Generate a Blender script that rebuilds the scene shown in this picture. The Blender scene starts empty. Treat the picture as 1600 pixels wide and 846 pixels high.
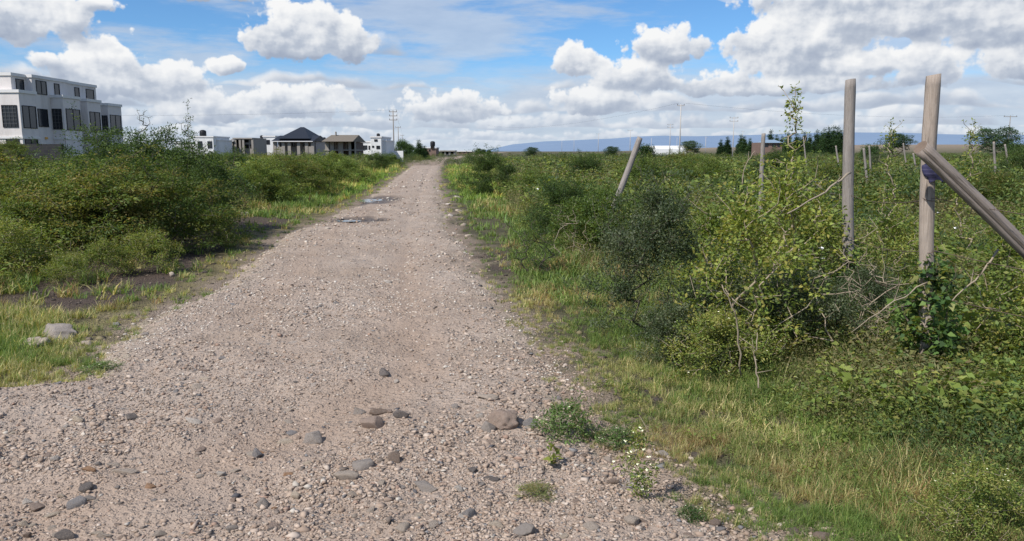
import bpy, bmesh, math, random
import numpy as np
from mathutils import Vector, Matrix, Euler

R = math.radians
SC = bpy.context.scene
COL = SC.collection
rnd = random.Random(7)

# ------------------------------------------------------------------ camera numbers
CAMH, PITCH, FPX = 1.6, R(8.6), 1232.0      # metres, radians, focal length in photo pixels (1600 wide)
CP, SP = math.cos(PITCH), math.sin(PITCH)

def ray(px, py):
    u, v = (px - 800) / FPX, (423 - py) / FPX
    return (u, CP + v * SP, -SP + v * CP)

def gp(px, py):
    """point of the level ground seen at a photo pixel"""
    d = ray(px, py); t = CAMH / -d[2]
    return d[0] * t, d[1] * t

def at(px, py, Y):
    d = ray(px, py); t = Y / d[1]
    return d[0] * t, Y, CAMH + d[2] * t

# ------------------------------------------------------------------ numpy noise
def _hash(ix, iy, seed):
    h = (ix.astype(np.int64) * 374761393 + iy.astype(np.int64) * 668265263 + seed * 974711) & 0x7fffffff
    h = ((h ^ (h >> 13)) * 1274126177) & 0x7fffffff
    h = h ^ (h >> 16)
    return (h & 0xffff) / 65535.0

def vnoise(x, y, seed=0):
    x = np.asarray(x, float); y = np.asarray(y, float)
    ix, iy = np.floor(x), np.floor(y)
    fx, fy = x - ix, y - iy
    fx = fx * fx * (3 - 2 * fx); fy = fy * fy * (3 - 2 * fy)
    a = _hash(ix, iy, seed); b = _hash(ix + 1, iy, seed)
    c = _hash(ix, iy + 1, seed); d = _hash(ix + 1, iy + 1, seed)
    return (a * (1 - fx) + b * fx) * (1 - fy) + (c * (1 - fx) + d * fx) * fy

def fbm(x, y, seed=0, oct=4):
    s, a, t = 0.0, 0.5, 0.0
    x = np.asarray(x, float); y = np.asarray(y, float)
    for k in range(oct):
        s = s + a * vnoise(x * 2 ** k, y * 2 ** k, seed + k * 31); t += a; a *= 0.5
    return s / t

def sstep(a, b, x):
    t = np.clip((x - a) / (b - a), 0, 1)
    return t * t * (3 - 2 * t)

# ------------------------------------------------------------------ road outline (from the ground points of its edges)
LE = [(0, 607), (118, 590), (165, 548), (225, 497), (320, 462), (398, 408), (448, 368), (508, 343), (560, 318), (592, 300), (612, 284), (641, 262)]
RE = [(1235, 850), (1050, 748), (962, 690), (882, 602), (842, 542), (782, 472), (742, 402), (714, 352), (706, 312), (692, 282), (692, 262)]
_l = [gp(*p) for p in LE]; _r = [gp(*p) for p in RE]
LY = [0.0, 2.0, 3.2, 4.3] + [p[1] for p in _l] + [140]
LX = [-16, -13, -9.5, -5.4] + [p[0] for p in _l] + [_l[-1][0] * 1.7]
RY = [0.0, 2.0] + [p[1] for p in _r] + [140]
RX = [1.3, 1.15] + [p[0] for p in _r] + [_r[-1][0] * 1.7]

def xl(y): return np.interp(y, LY, LX) + 0.22 * (fbm(np.asarray(y) * 0.9, 3.3, 5, 3) - 0.5) * np.clip(np.asarray(y) / 8, .5, 2)
def xr(y): return np.interp(y, RY, RX) - .30 * sstep(8, 22, np.asarray(y, float)) + 0.34 * (fbm(np.asarray(y) * 1.1, 8.1, 6, 3) - 0.5)

def off(x, y):
    """metres outside the road edge (negative: on the road)"""
    x = np.asarray(x, float); y = np.asarray(y, float)
    return np.maximum(xl(y) - x, x - xr(y))

def H(x, y):
    x = np.asarray(x, float); y = np.asarray(y, float)
    d = off(x, y)
    o = sstep(-0.3, 2.0, d)
    h = (fbm(x / 2.3, y / 2.3, 11) - 0.5) * 0.16 * o + (fbm(x * 1.7, y * 1.7, 12) - 0.5) * 0.07 * o
    left = (x < xl(y)) * sstep(0.5, 4, d)
    h = h + 0.14 * left
    return h - 0.02 - 0.16 * (1 - sstep(-.5, .1, d))

def RZ(x, y):
    x = np.asarray(x, float); y = np.asarray(y, float)
    d = off(x, y)
    s = (x - xl(y)) / np.maximum(xr(y) - xl(y), .1)
    z = 0.035 + (fbm(x / 1.3, y / 1.6, 21) - 0.5) * 0.10 + (fbm(x * 2.6, y * 2.6, 22, 3) - 0.5) * 0.05
    z = z + (fbm(x * 11, y * 11, 23, 2) - 0.5) * 0.026 + (vnoise(x * 4.3, y * 4.3, 29) - .5) * .03
    z = z - 0.03 * np.exp(-((s - 0.70) / 0.07) ** 2)
    e = d + 0.35 * (fbm(x * 1.9, y * 1.9, 24) - 0.5) + 0.12 * (fbm(x * 9, y * 9, 25, 2) - .5)
    return z - 0.16 * sstep(-0.35, 0.45, e) - 0.10 * sstep(0.3, .9, e)

def surf(x, y): return np.maximum(H(x, y), np.where(off(x, y) < .6, RZ(x, y), -9))
def h1(x, y): return float(surf(x, y))

# ------------------------------------------------------------------ mesh helpers
def mk(name, V, faces, cols=None, mat=None, smooth=False):
    """one mesh from a vertex array and a list of (n,k) face arrays"""
    me = bpy.data.meshes.new(name)
    V = np.ascontiguousarray(V, dtype=np.float32)
    faces = [np.asarray(f, dtype=np.int32) for f in faces if len(f)]
    me.vertices.add(len(V)); me.vertices.foreach_set('co', V.ravel())
    nl = sum(f.size for f in faces); npol = sum(len(f) for f in faces)
    me.loops.add(nl); me.loops.foreach_set('vertex_index', np.concatenate([f.ravel() for f in faces]))
    me.polygons.add(npol)
    st, o = [], 0
    for f in faces:
        k = f.shape[1]
        st.append(o + np.arange(len(f), dtype=np.int32) * k); o += f.size
    me.polygons.foreach_set('loop_start', np.concatenate(st).astype(np.int32))
    if smooth: me.polygons.foreach_set('use_smooth', np.ones(npol, dtype=bool))
    if cols is not None:
        a = me.attributes.new('Col', 'FLOAT_COLOR', 'POINT')
        c = np.ones((len(V), 4), dtype=np.float32); c[:, :3] = cols
        a.data.foreach_set('color', c.ravel())
    me.update(calc_edges=True)
    if mat: me.materials.append(mat)
    return me

def link(name, me, parent=None, loc=None, rot=None, scale=None):
    o = bpy.data.objects.new(name, me); COL.objects.link(o)
    if parent: o.parent = parent
    if loc is not None: o.location = loc
    if rot is not None: o.rotation_euler = rot
    if scale is not None: o.scale = scale if hasattr(scale, '__len__') else (scale,) * 3
    return o

def tag(o, label=None, cat=None, group=None, kind=None):
    if label: o['label'] = label
    if cat: o['category'] = cat
    if group: o['group'] = group
    if kind: o['kind'] = kind
    return o

def thing(name, label, cat, loc=(0, 0, 0), rz=0, group=None):
    return tag(link(name, None, None, loc, (0, 0, rz)), label, cat, group)

class MB:
    """collects boxes and tubes, links them as ONE mesh"""
    def __init__(s): s.v, s.f = [], []
    def box(s, x0, x1, y0, y1, z0, z1):
        o = len(s.v)
        s.v += [(x, y, z) for z in (z0, z1) for (x, y) in ((x0, y0), (x1, y0), (x1, y1), (x0, y1))]
        for q in ((3, 2, 1, 0), (4, 5, 6, 7), (0, 1, 5, 4), (1, 2, 6, 5), (2, 3, 7, 6), (3, 0, 4, 7)):
            s.f.append([o + i for i in q])
        return s
    def tube(s, pts, rad, n=6, cap=True):
        pts = [Vector(p) for p in pts]
        if not hasattr(rad, '__len__'): rad = [rad] * len(pts)
        o = len(s.v)
        for i, p in enumerate(pts):
            d = (pts[min(i + 1, len(pts) - 1)] - pts[max(i - 1, 0)]).normalized()
            a = d.orthogonal().normalized() if abs(d.z) > .99 else d.cross(Vector((0, 0, 1))).normalized()
            b = d.cross(a)
            for k in range(n):
                t = 2 * math.pi * k / n
                s.v.append(tuple(p + (a * math.cos(t) + b * math.sin(t)) * rad[i]))
        for i in range(len(pts) - 1):
            for k in range(n):
                k2 = (k + 1) % n
                s.f.append([o + i * n + k, o + i * n + k2, o + (i + 1) * n + k2, o + (i + 1) * n + k])
        if cap:
            s.f.append([o + k for k in range(n)][::-1]); s.f.append([o + (len(pts) - 1) * n + k for k in range(n)])
        return s
    def face(s, pts):
        o = len(s.v); s.v += [tuple(p) for p in pts]; s.f.append(list(range(o, o + len(pts)))); return s
    def build(s, name, mat, parent=None, smooth=False, **kw):
        me = bpy.data.meshes.new(name); me.from_pydata(s.v, [], s.f); me.update()
        if smooth:
            for p in me.polygons: p.use_smooth = len(p.vertices) == 4
        me.materials.append(mat)
        return link(name, me, parent, **kw)

# ------------------------------------------------------------------ node helper
class NT:
    def __init__(s, tree): s.t = tree; s.n = tree.nodes; s.l = tree.links
    def put(s, sock, v):
        if isinstance(v, bpy.types.NodeSocket): s.l.new(v, sock)
        else:
            try: sock.default_value = v
            except Exception: sock.default_value = tuple(v) + (1,)
    def m(s, op, a, b=None, c=None, clamp=False):
        n = s.n.new('ShaderNodeMath'); n.operation = op; n.use_clamp = clamp
        for i, v in enumerate((a, b, c)):
            if v is not None: s.put(n.inputs[i], v)
        return n.outputs[0]
    def vm(s, op, a, b=None, c=None):
        n = s.n.new('ShaderNodeVectorMath'); n.operation = op
        for i, v in enumerate((a, b, c)):
            if v is not None: s.put(n.inputs[i], v)
        return n.outputs['Value'] if op in ('DOT_PRODUCT', 'LENGTH', 'DISTANCE') else n.outputs[0]
    def scale(s, a, f):
        n = s.n.new('ShaderNodeVectorMath'); n.operation = 'SCALE'
        s.put(n.inputs[0], a); s.put(n.inputs['Scale'], f); return n.outputs[0]
    def noise(s, vec, scale, detail=4, rough=.5, dim='3D', out=0, lac=2.0):
        n = s.n.new('ShaderNodeTexNoise'); n.noise_dimensions = dim
        if vec is not None: s.put(n.inputs['Vector'], vec)
        n.inputs['Scale'].default_value = scale; n.inputs['Detail'].default_value = detail
        n.inputs['Roughness'].default_value = rough; n.inputs['Lacunarity'].default_value = lac
        return n.outputs[out]
    def voro(s, vec, scale, dim='3D', out='Distance', feature='F1', detail=0, rough=.5, rand=1):
        n = s.n.new('ShaderNodeTexVoronoi'); n.voronoi_dimensions = dim; n.feature = feature
        if vec is not None: s.put(n.inputs['Vector'], vec)
        n.inputs['Scale'].default_value = scale
        if 'Detail' in n.inputs: n.inputs['Detail'].default_value = detail; n.inputs['Roughness'].default_value = rough
        n.inputs['Randomness'].default_value = rand
        return n.outputs[out]
    def mr(s, v, a, b, c=0., d=1., smooth=False):
        n = s.n.new('ShaderNodeMapRange'); n.interpolation_type = 'SMOOTHSTEP' if smooth else 'LINEAR'
        for i, q in enumerate((v, a, b, c, d)): s.put(n.inputs[i], q)
        return n.outputs[0]
    def mix(s, f, a, b, mode='MIX'):
        n = s.n.new('ShaderNodeMix'); n.data_type = 'RGBA'; n.blend_type = mode
        s.put(n.inputs[0], f); s.put(n.inputs[6], a); s.put(n.inputs[7], b)
        return n.outputs[2]
    def ramp(s, f, stops):
        n = s.n.new('ShaderNodeValToRGB'); e = n.color_ramp.elements
        while len(e) < len(stops): e.new(.5)
        for i, (p, c) in enumerate(stops):
            e[i].position = p; e[i].color = tuple(c) + (1,)
        s.put(n.inputs[0], f); return n.outputs[0]
    def xyz(s, x, y, z=0.):
        n = s.n.new('ShaderNodeCombineXYZ')
        for i, q in enumerate((x, y, z)): s.put(n.inputs[i], q)
        return n.outputs[0]
    def sep(s, v):
        n = s.n.new('ShaderNodeSeparateXYZ'); s.put(n.inputs[0], v); return n.outputs
    def coord(s, which='Object'): return s.n.new('ShaderNodeTexCoord').outputs[which]
    def attr(s, name='Col'):
        n = s.n.new('ShaderNodeAttribute'); n.attribute_name = name; return n.outputs['Color']
    def rand(s): return s.n.new('ShaderNodeObjectInfo').outputs['Random']
    def bump(s, h, strength=.5, dist=.02):
        n = s.n.new('ShaderNodeBump'); n.inputs['Strength'].default_value = strength; n.inputs['Distance'].default_value = dist
        s.put(n.inputs['Height'], h); return n.outputs[0]

def material(name):
    m = bpy.data.materials.new(name); m.use_nodes = True
    t = NT(m.node_tree); b = t.n['Principled BSDF']
    b.inputs['Roughness'].default_value = .85
    b.inputs['Specular IOR Level'].default_value = .25
    return m, t, b

def plain(name, col, var=.12, scale=3., rough=.85, bump=0., coord='Object', dirt=None):
    m, t, b = material(name)
    co = t.coord(coord)
    n = t.noise(co, scale, 5, .6)
    c = t.mix(n, [x * (1 - var) for x in col], [min(1, x * (1 + var)) for x in col])
    if dirt:
        n2 = t.noise(t.vm('MULTIPLY', co, (1.2, 1.2, .25)), scale * .5, 6, .65)
        c = t.mix(t.mr(n2, .5, .75, 0, .55), c, dirt)
    t.put(b.inputs['Base Color'], c); b.inputs['Roughness'].default_value = rough
    if bump: t.put(b.inputs['Normal'], t.bump(n, bump, .02))
    return m

def foliage_mat(name, trans=.42, vary=.3, gain=2.05):
    m, t, b = material(name)
    c = t.scale(t.attr(), gain)
    r = t.rand()
    c = t.mix(1., c, t.mix(r, (1 - vary, 1 - vary * .8, 1 - vary), (1 + vary, 1 + vary * .7, 1 + vary * .5)), 'MULTIPLY')
    t.put(b.inputs['Base Color'], c)
    b.inputs['Roughness'].default_value = .55; b.inputs['Specular IOR Level'].default_value = .3
    tr = t.n.new('ShaderNodeBsdfTranslucent')
    t.put(tr.inputs[0], t.mix(1., c, (1.25, 1.2, .55), 'MULTIPLY'))
    mx = t.n.new('ShaderNodeMixShader'); mx.inputs[0].default_value = trans
    t.l.new(b.outputs[0], mx.inputs[1]); t.l.new(tr.outputs[0], mx.inputs[2])
    t.l.new(mx.outputs[0], t.n['Material Output'].inputs[0])
    return m

M_LEAF = foliage_mat('leaf')
M_GRASS = foliage_mat('grass_blade', .36, .0, 1.75)
def bark_mat(name, a, b_):
    m, t, b = material(name)
    n = t.noise(t.coord('Object'), 25, 4, .6)
    t.put(b.inputs['Base Color'], t.mix(n, a, b_)); return m
M_BARK = bark_mat('grey_bark', (.055, .043, .034), (.16, .135, .11))
M_TWIG = bark_mat('dry_twig', (.22, .17, .12), (.42, .35, .26))

# ------------------------------------------------------------------ ground
def stretch(limit, d0, grow, start=0.):
    v, d = [start], d0
    while v[-1] < limit:
        v.append(v[-1] + max(d0, (v[-1] - start) * grow)); 
    return v
def make_ground():
    xp = stretch(9000, .07, .02)
    xs = np.array([-q for q in xp[:0:-1]] + xp)
    yn = stretch(14000, .045, .013)
    ys = np.array([-400, -100, -30, -8, -2, -.5] + [q for q in yn])
    X, Y = np.meshgrid(xs, ys)
    Z = H(X, Y)
    far = sstep(60, 200, np.hypot(X, Y))
    Z = Z * (1 - far) - .02 * far
    # gentle rise of bare farmland on the right, a few hundred metres out
    Z = Z + 9.0 * sstep(500, 900, Y) * sstep(150, 420, X) * (1 - sstep(1500, 2500, Y))
    d = off(X, Y)
    # colour channels: R dark churned soil, G moss / short green, B bare pale dust
    lft = X < xl(Y)
    n1 = fbm(X * .8, Y * .8, 41); n2 = fbm(X * 3.5, Y * 3.5, 42)
    dirt = lft * sstep(.5, .9, d + .6 * (n2 - .5)) * (1 - sstep(1.9, 2.9, d + .9 * (n1 - .5))) * sstep(7.3, 8.3, Y) * (1 - sstep(17, 21, Y))
    dirt = np.maximum(dirt, (~lft) * sstep(.62, .72, n1 * .6 + n2 * .4) * .8)
    moss = lft * sstep(-.3, .1, d) * (1 - sstep(.5, .9, d + .5 * (n2 - .5)))
    dust = (1 - sstep(.0, .5, d + .9 * (n2 - .5)))
    dust = np.maximum(dust, .65 * sstep(550, 800, Y) * sstep(150, 350, X) * (1 - sstep(1400, 2000, Y)))
    C = np.stack([dirt, moss, dust], -1).reshape(-1, 3)
    V = np.stack([X, Y, Z], -1).reshape(-1, 3)
    nx, ny = len(xs), len(ys)
    idx = np.arange(nx * ny).reshape(ny, nx)
    F = np.stack([idx[:-1, :-1], idx[:-1, 1:], idx[1:, 1:], idx[1:, :-1]], -1).reshape(-1, 4)
    m, t, b = material('soil_ground')
    co = t.coord('Object')
    ch = t.n.new('ShaderNodeSeparateColor'); t.put(ch.inputs[0], t.attr()); r_, g_, b_ = ch.outputs
    n = t.noise(co, 2.2, 8, .62); nf = t.noise(co, 40, 4, .6)
    base = t.ramp(n, [(.3, (.05, .05, .024)), (.5, (.10, .092, .044)), (.68, (.17, .15, .078))])
    base = t.mix(t.mr(nf, .4, .7, 0, .5), base, (.10, .085, .055))
    base = t.mix(r_, base, t.mix(nf, (.05, .037, .030), (.15, .108, .085)))
    base = t.mix(t.m('MULTIPLY', g_, t.mr(n, .35, .6, .2, .8)), base, t.mix(nf, (.18, .15, .06), (.29, .24, .12)))
    v1 = t.voro(co, 55, out='Distance'); s1 = t.sep(t.voro(co, 55, out='Color'))
    dustc = t.mix(t.mr(v1, .45, .2, 0, .8), t.mix(nf, (.22, .165, .122), (.38, .295, .23)), t.ramp(s1[0], [(0, (.15, .12, .10)), (.4, (.31, .24, .185)), (.8, (.46, .38, .31)), (1, (.52, .46, .39))]))
    base = t.mix(b_, base, dustc)
    t.put(b.inputs['Base Color'], base)
    t.put(b.inputs['Normal'], t.bump(t.m('ADD', t.m('ADD', nf, t.mr(v1, .5, .1)), t.m('MULTIPLY', n, 2)), .9, .03))
    g = link('ground', mk('ground', V, [F], C, m, True)); tag(g, kind='structure')
make_ground()

# ------------------------------------------------------------------ gravel road
def make_road():
    ys = [1.2]
    while ys[-1] < 87: ys.append(ys[-1] * 1.0072)
    ys = np.array(ys)
    s = np.linspace(-1, 1, 230)
    L, Rr = xl(ys) - .8, xr(ys) + .8
    X = L[:, None] + (Rr - L)[:, None] * (s[None] * .5 + .5)
    Y = np.repeat(ys[:, None], len(s), 1)
    Z = RZ(X, Y)
    dd = off(X, Y)
    sn = (X - xl(Y)) / (xr(Y) - xl(Y))
    track = np.exp(-((sn - .70) / .085) ** 2) * (1 - sstep(9, 16, Y)) + .6 * np.exp(-((sn - .25) / .08) ** 2) * sstep(6, 9, Y)
    # wet mud around the two puddles
    wet = np.zeros_like(X)
    for (px, py, rx, ry) in ((545, 346, 1.0, .8), (577, 314, 1.25, 2.4)):
        cx, cy = gp(px, py)
        q = np.hypot((X - cx) / rx, (Y - cy) / ry) + .5 * (fbm(X * 2, Y * 2, 55) - .5)
        wet = np.maximum(wet, 1 - sstep(.6, 1.15, q))
        Z = Z - .05 * (1 - sstep(.35, .9, q))
    C = np.stack([track, wet, sstep(-.5, .3, dd)], -1).reshape(-1, 3)
    V = np.stack([X, Y, Z], -1).reshape(-1, 3)
    ny, nx = X.shape
    idx = np.arange(nx * ny).reshape(ny, nx)
    F = np.stack([idx[:-1, :-1], idx[:-1, 1:], idx[1:, 1:], idx[1:, :-1]], -1).reshape(-1, 4)
    m, t, b = material('gravel_road')
    co = t.coord('Object')
    ch = t.n.new('ShaderNodeSeparateColor'); t.put(ch.inputs[0], t.attr()); r_, g_, e_ = ch.outputs
    warp = t.vm('ADD', co, t.scale(t.noise(co, 14, 3, .6, out=1), .05))
    v1 = t.voro(warp, 26, out='Distance'); c1 = t.voro(warp, 26, out='Color')
    v2 = t.voro(warp, 75, out='Distance'); c2 = t.voro(warp, 75, out='Color')
    v3 = t.voro(warp, 9, out='Distance'); c3 = t.voro(warp, 9, out='Color')
    big = t.noise(co, .7, 6, .6)
    mid = t.noise(co, 5, 6, .65)
    fine = t.noise(co, 160, 3, .6)
    base = t.ramp(big, [(.3, (.335, .257, .198)), (.5, (.415, .327, .262)), (.7, (.455, .373, .308))])
    s1 = t.sep(c1); s2 = t.sep(c2); s3 = t.sep(c3)
    stone = t.ramp(s1[0], [(0, (.10, .09, .085)), (.25, (.22, .175, .145)), (.55, (.33, .275, .23)), (.85, (.44, .385, .33)), (1, (.38, .25, .18))])
    stone2 = t.ramp(s2[1], [(0, (.12, .10, .09)), (.4, (.27, .215, .175)), (.8, (.40, .345, .29)), (1, (.5, .45, .39))])
    soft = t.m('SUBTRACT', 1., t.m('MULTIPLY', r_, .75))
    base = t.mix(t.m('MULTIPLY', t.mr(v2, .45, .15, 0, .75), soft), base, stone2)
    base = t.mix(t.m('MULTIPLY', t.m('MULTIPLY', t.mr(v1, .42, .25, 0, .85), t.mr(s1[1], .35, .5)), soft), base, stone)
    base = t.mix(t.m('MULTIPLY', t.m('MULTIPLY', t.mr(v3, .36, .28, 0, .8), t.mr(s3[1], .72, .78)), soft), base, t.mix(s3[2], (.22, .18, .155), (.43, .38, .33)))
    base = t.mix(t.m('MULTIPLY', r_, .55), base, t.mix(mid, (.31, .215, .15), (.40, .295, .225)))
    base = t.mix(t.mr(fine, .35, .7, 0, .35), base, (.17, .13, .105))
    base = t.mix(t.m('MULTIPLY', e_, t.mr(mid, .45, .6)), base, (.21, .185, .12))
    base = t.mix(t.m('MULTIPLY', g_, .85), base, (.085, .065, .05))
    t.put(b.inputs['Base Color'], base)
    t.put(b.inputs['Roughness'], t.mr(g_, .3, 1, .95, .45))
    hgt = t.m('ADD', t.m('MULTIPLY', t.mr(v1, .5, .1), 1.), t.m('ADD', t.m('MULTIPLY', t.mr(v2, .5, .1), .45), t.m('MULTIPLY', fine, .35)))
    t.put(b.inputs['Normal'], t.bump(hgt, .9, .012))
    tag(link('gravel_road', mk('gravel_road', V, [F], C, m, True)), kind='structure')
make_road()

# puddles
def puddle(px, py, rx, ry, seed):
    cx, cy = gp(px, py); n = 40
    m = bpy.data.materials.get('puddle_water')
    if not m:
        m, t, b = material('puddle_water')
        t.put(b.inputs['Base Color'], t.mix(t.noise(t.coord(), 4), (.10, .085, .07), (.15, .13, .11)))
        b.inputs['Roughness'].default_value = .04; b.inputs['Specular IOR Level'].default_value = .9
        t.put(b.inputs['Normal'], t.bump(t.noise(t.coord(), 25), .03, .01))
    V = []
    for k in range(n):
        a = 2 * math.pi * k / n
        q = .7 + .6 * float(fbm(math.cos(a) * 1.4 + seed, math.sin(a) * 1.4, 61))
        V.append((cx + rx * q * math.cos(a), cy + ry * q * math.sin(a), 0))
    z = float(RZ(cx, cy)) - .030
    V = [(v[0], v[1], z) for v in V]
    o = MB().face(V).build('puddle', m); tag(o, kind='structure')
puddle(546, 346, .30, .22, 1); puddle(578, 313, .36, 1.1, 4)

# ------------------------------------------------------------------ stones
def ico(sub):
    bm = bmesh.new(); bmesh.ops.create_icosphere(bm, subdivisions=sub, radius=1)
    V = np.array([v.co[:] for v in bm.verts]); F = np.array([[v.index for v in f.verts] for f in bm.faces]); bm.free()
    return V, F
ICO1, ICO3 = ico(1), ico(3)
ICO4 = ico(4)

def rock_shape(seed, base=ICO3, cuts=15, rough=.06):
    r = np.random.RandomState(seed)
    V = base[0].copy()
    for _ in range(cuts):
        n = r.normal(size=3); n /= np.linalg.norm(n)
        d = r.uniform(.36, .86)
        q = V @ n
        V -= np.where(q > d, q - d, 0)[:, None] * n * .93
    f = 3.2
    nn = (fbm(V[:, 0] * f + 9, V[:, 1] * f + V[:, 2] * 2.3, seed) - .5) + .5 * (fbm(V[:, 1] * f * 3, V[:, 2] * f * 3 + V[:, 0] * 2, seed + 3) - .5)
    return V * (1 + rough * 2 * nn)[:, None]

def stone_mat():
    m, t, b = material('stone')
    co = t.coord('Object')
    c = t.attr()
    n = t.noise(co, 30, 6, .65); n2 = t.noise(co, 9, 3, .5)
    c = t.mix(1., c, t.mix(n, (.72, .70, .68), (1.22, 1.2, 1.18)), 'MULTIPLY')
    c = t.mix(t.mr(n2, .5, .68, 0, .6), c, (.33, .27, .22))
    n3 = t.noise(co, 3.2, 7, .7); c = t.mix(t.mr(n3, .54, .64, 0, .42), c, t.mix(n, (.16, .135, .11), (.27, .235, .195)))
    t.put(b.inputs['Base Color'], c)
    t.put(b.inputs['Normal'], t.bump(t.m('ADD', n, t.m('MULTIPLY', n3, .8)), .9, .012))
    return m
M_STONE = stone_mat()
DUST = (.40, .315, .25)
SCOL = {'pale': (.50, .43, .36), 'cream': (.60, .51, .40), 'white': (.64, .59, .53), 'grey': (.33, .305, .285), 'bluish grey': (.25, .255, .27),
        'dark': (.09, .09, .098), 'brown': (.20, .145, .115), 'pinkish': (.34, .255, .21), 'rusty orange': (.40, .21, .10)}
_sm = {}
def stone(label, colour, x, y, w, d, h, group=None, sink=.35, seed=None, name='stone', base=ICO3):
    seed = seed if seed is not None else rnd.randrange(9999)
    k = (colour, seed, name)
    if k not in _sm:
        V = rock_shape(seed, base, 14, .24) if name == 'boulder' else rock_shape(seed, base)
        c = (np.array(SCOL[colour]) * .78 + np.array(DUST) * .22)[None] * np.ones((len(V), 1))
        _sm[k] = mk(name, V, [base[1]], c, M_STONE)
    o = link(name, _sm[k], None, (x, y, h1(x, y) + h * (.5 - sink)), (rnd.uniform(-.15, .15), rnd.uniform(-.15, .15), rnd.uniform(0, 6.28)), (w / 2, d / 2, h / 2))
    o.rotation_euler.z = rnd.uniform(-.5, .5)
    return tag(o, label, 'stone', group)

def pstone(px, py, wpx, hpx, colour, label, name='stone', sink=.4, base=ICO3):
    x, y = gp(px, py + hpx * .35)
    w = wpx / FPX * math.hypot(y, CAMH)
    ratio = hpx / wpx
    h = w * min(.8, max(.2, ratio * .9)); d = w * (.9 if ratio > .5 else .6)
    return stone(label, colour, x, y + d * .3, w * 1.12, d * 1.1, h * 1.35, None, sink, None, name, base)

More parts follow.
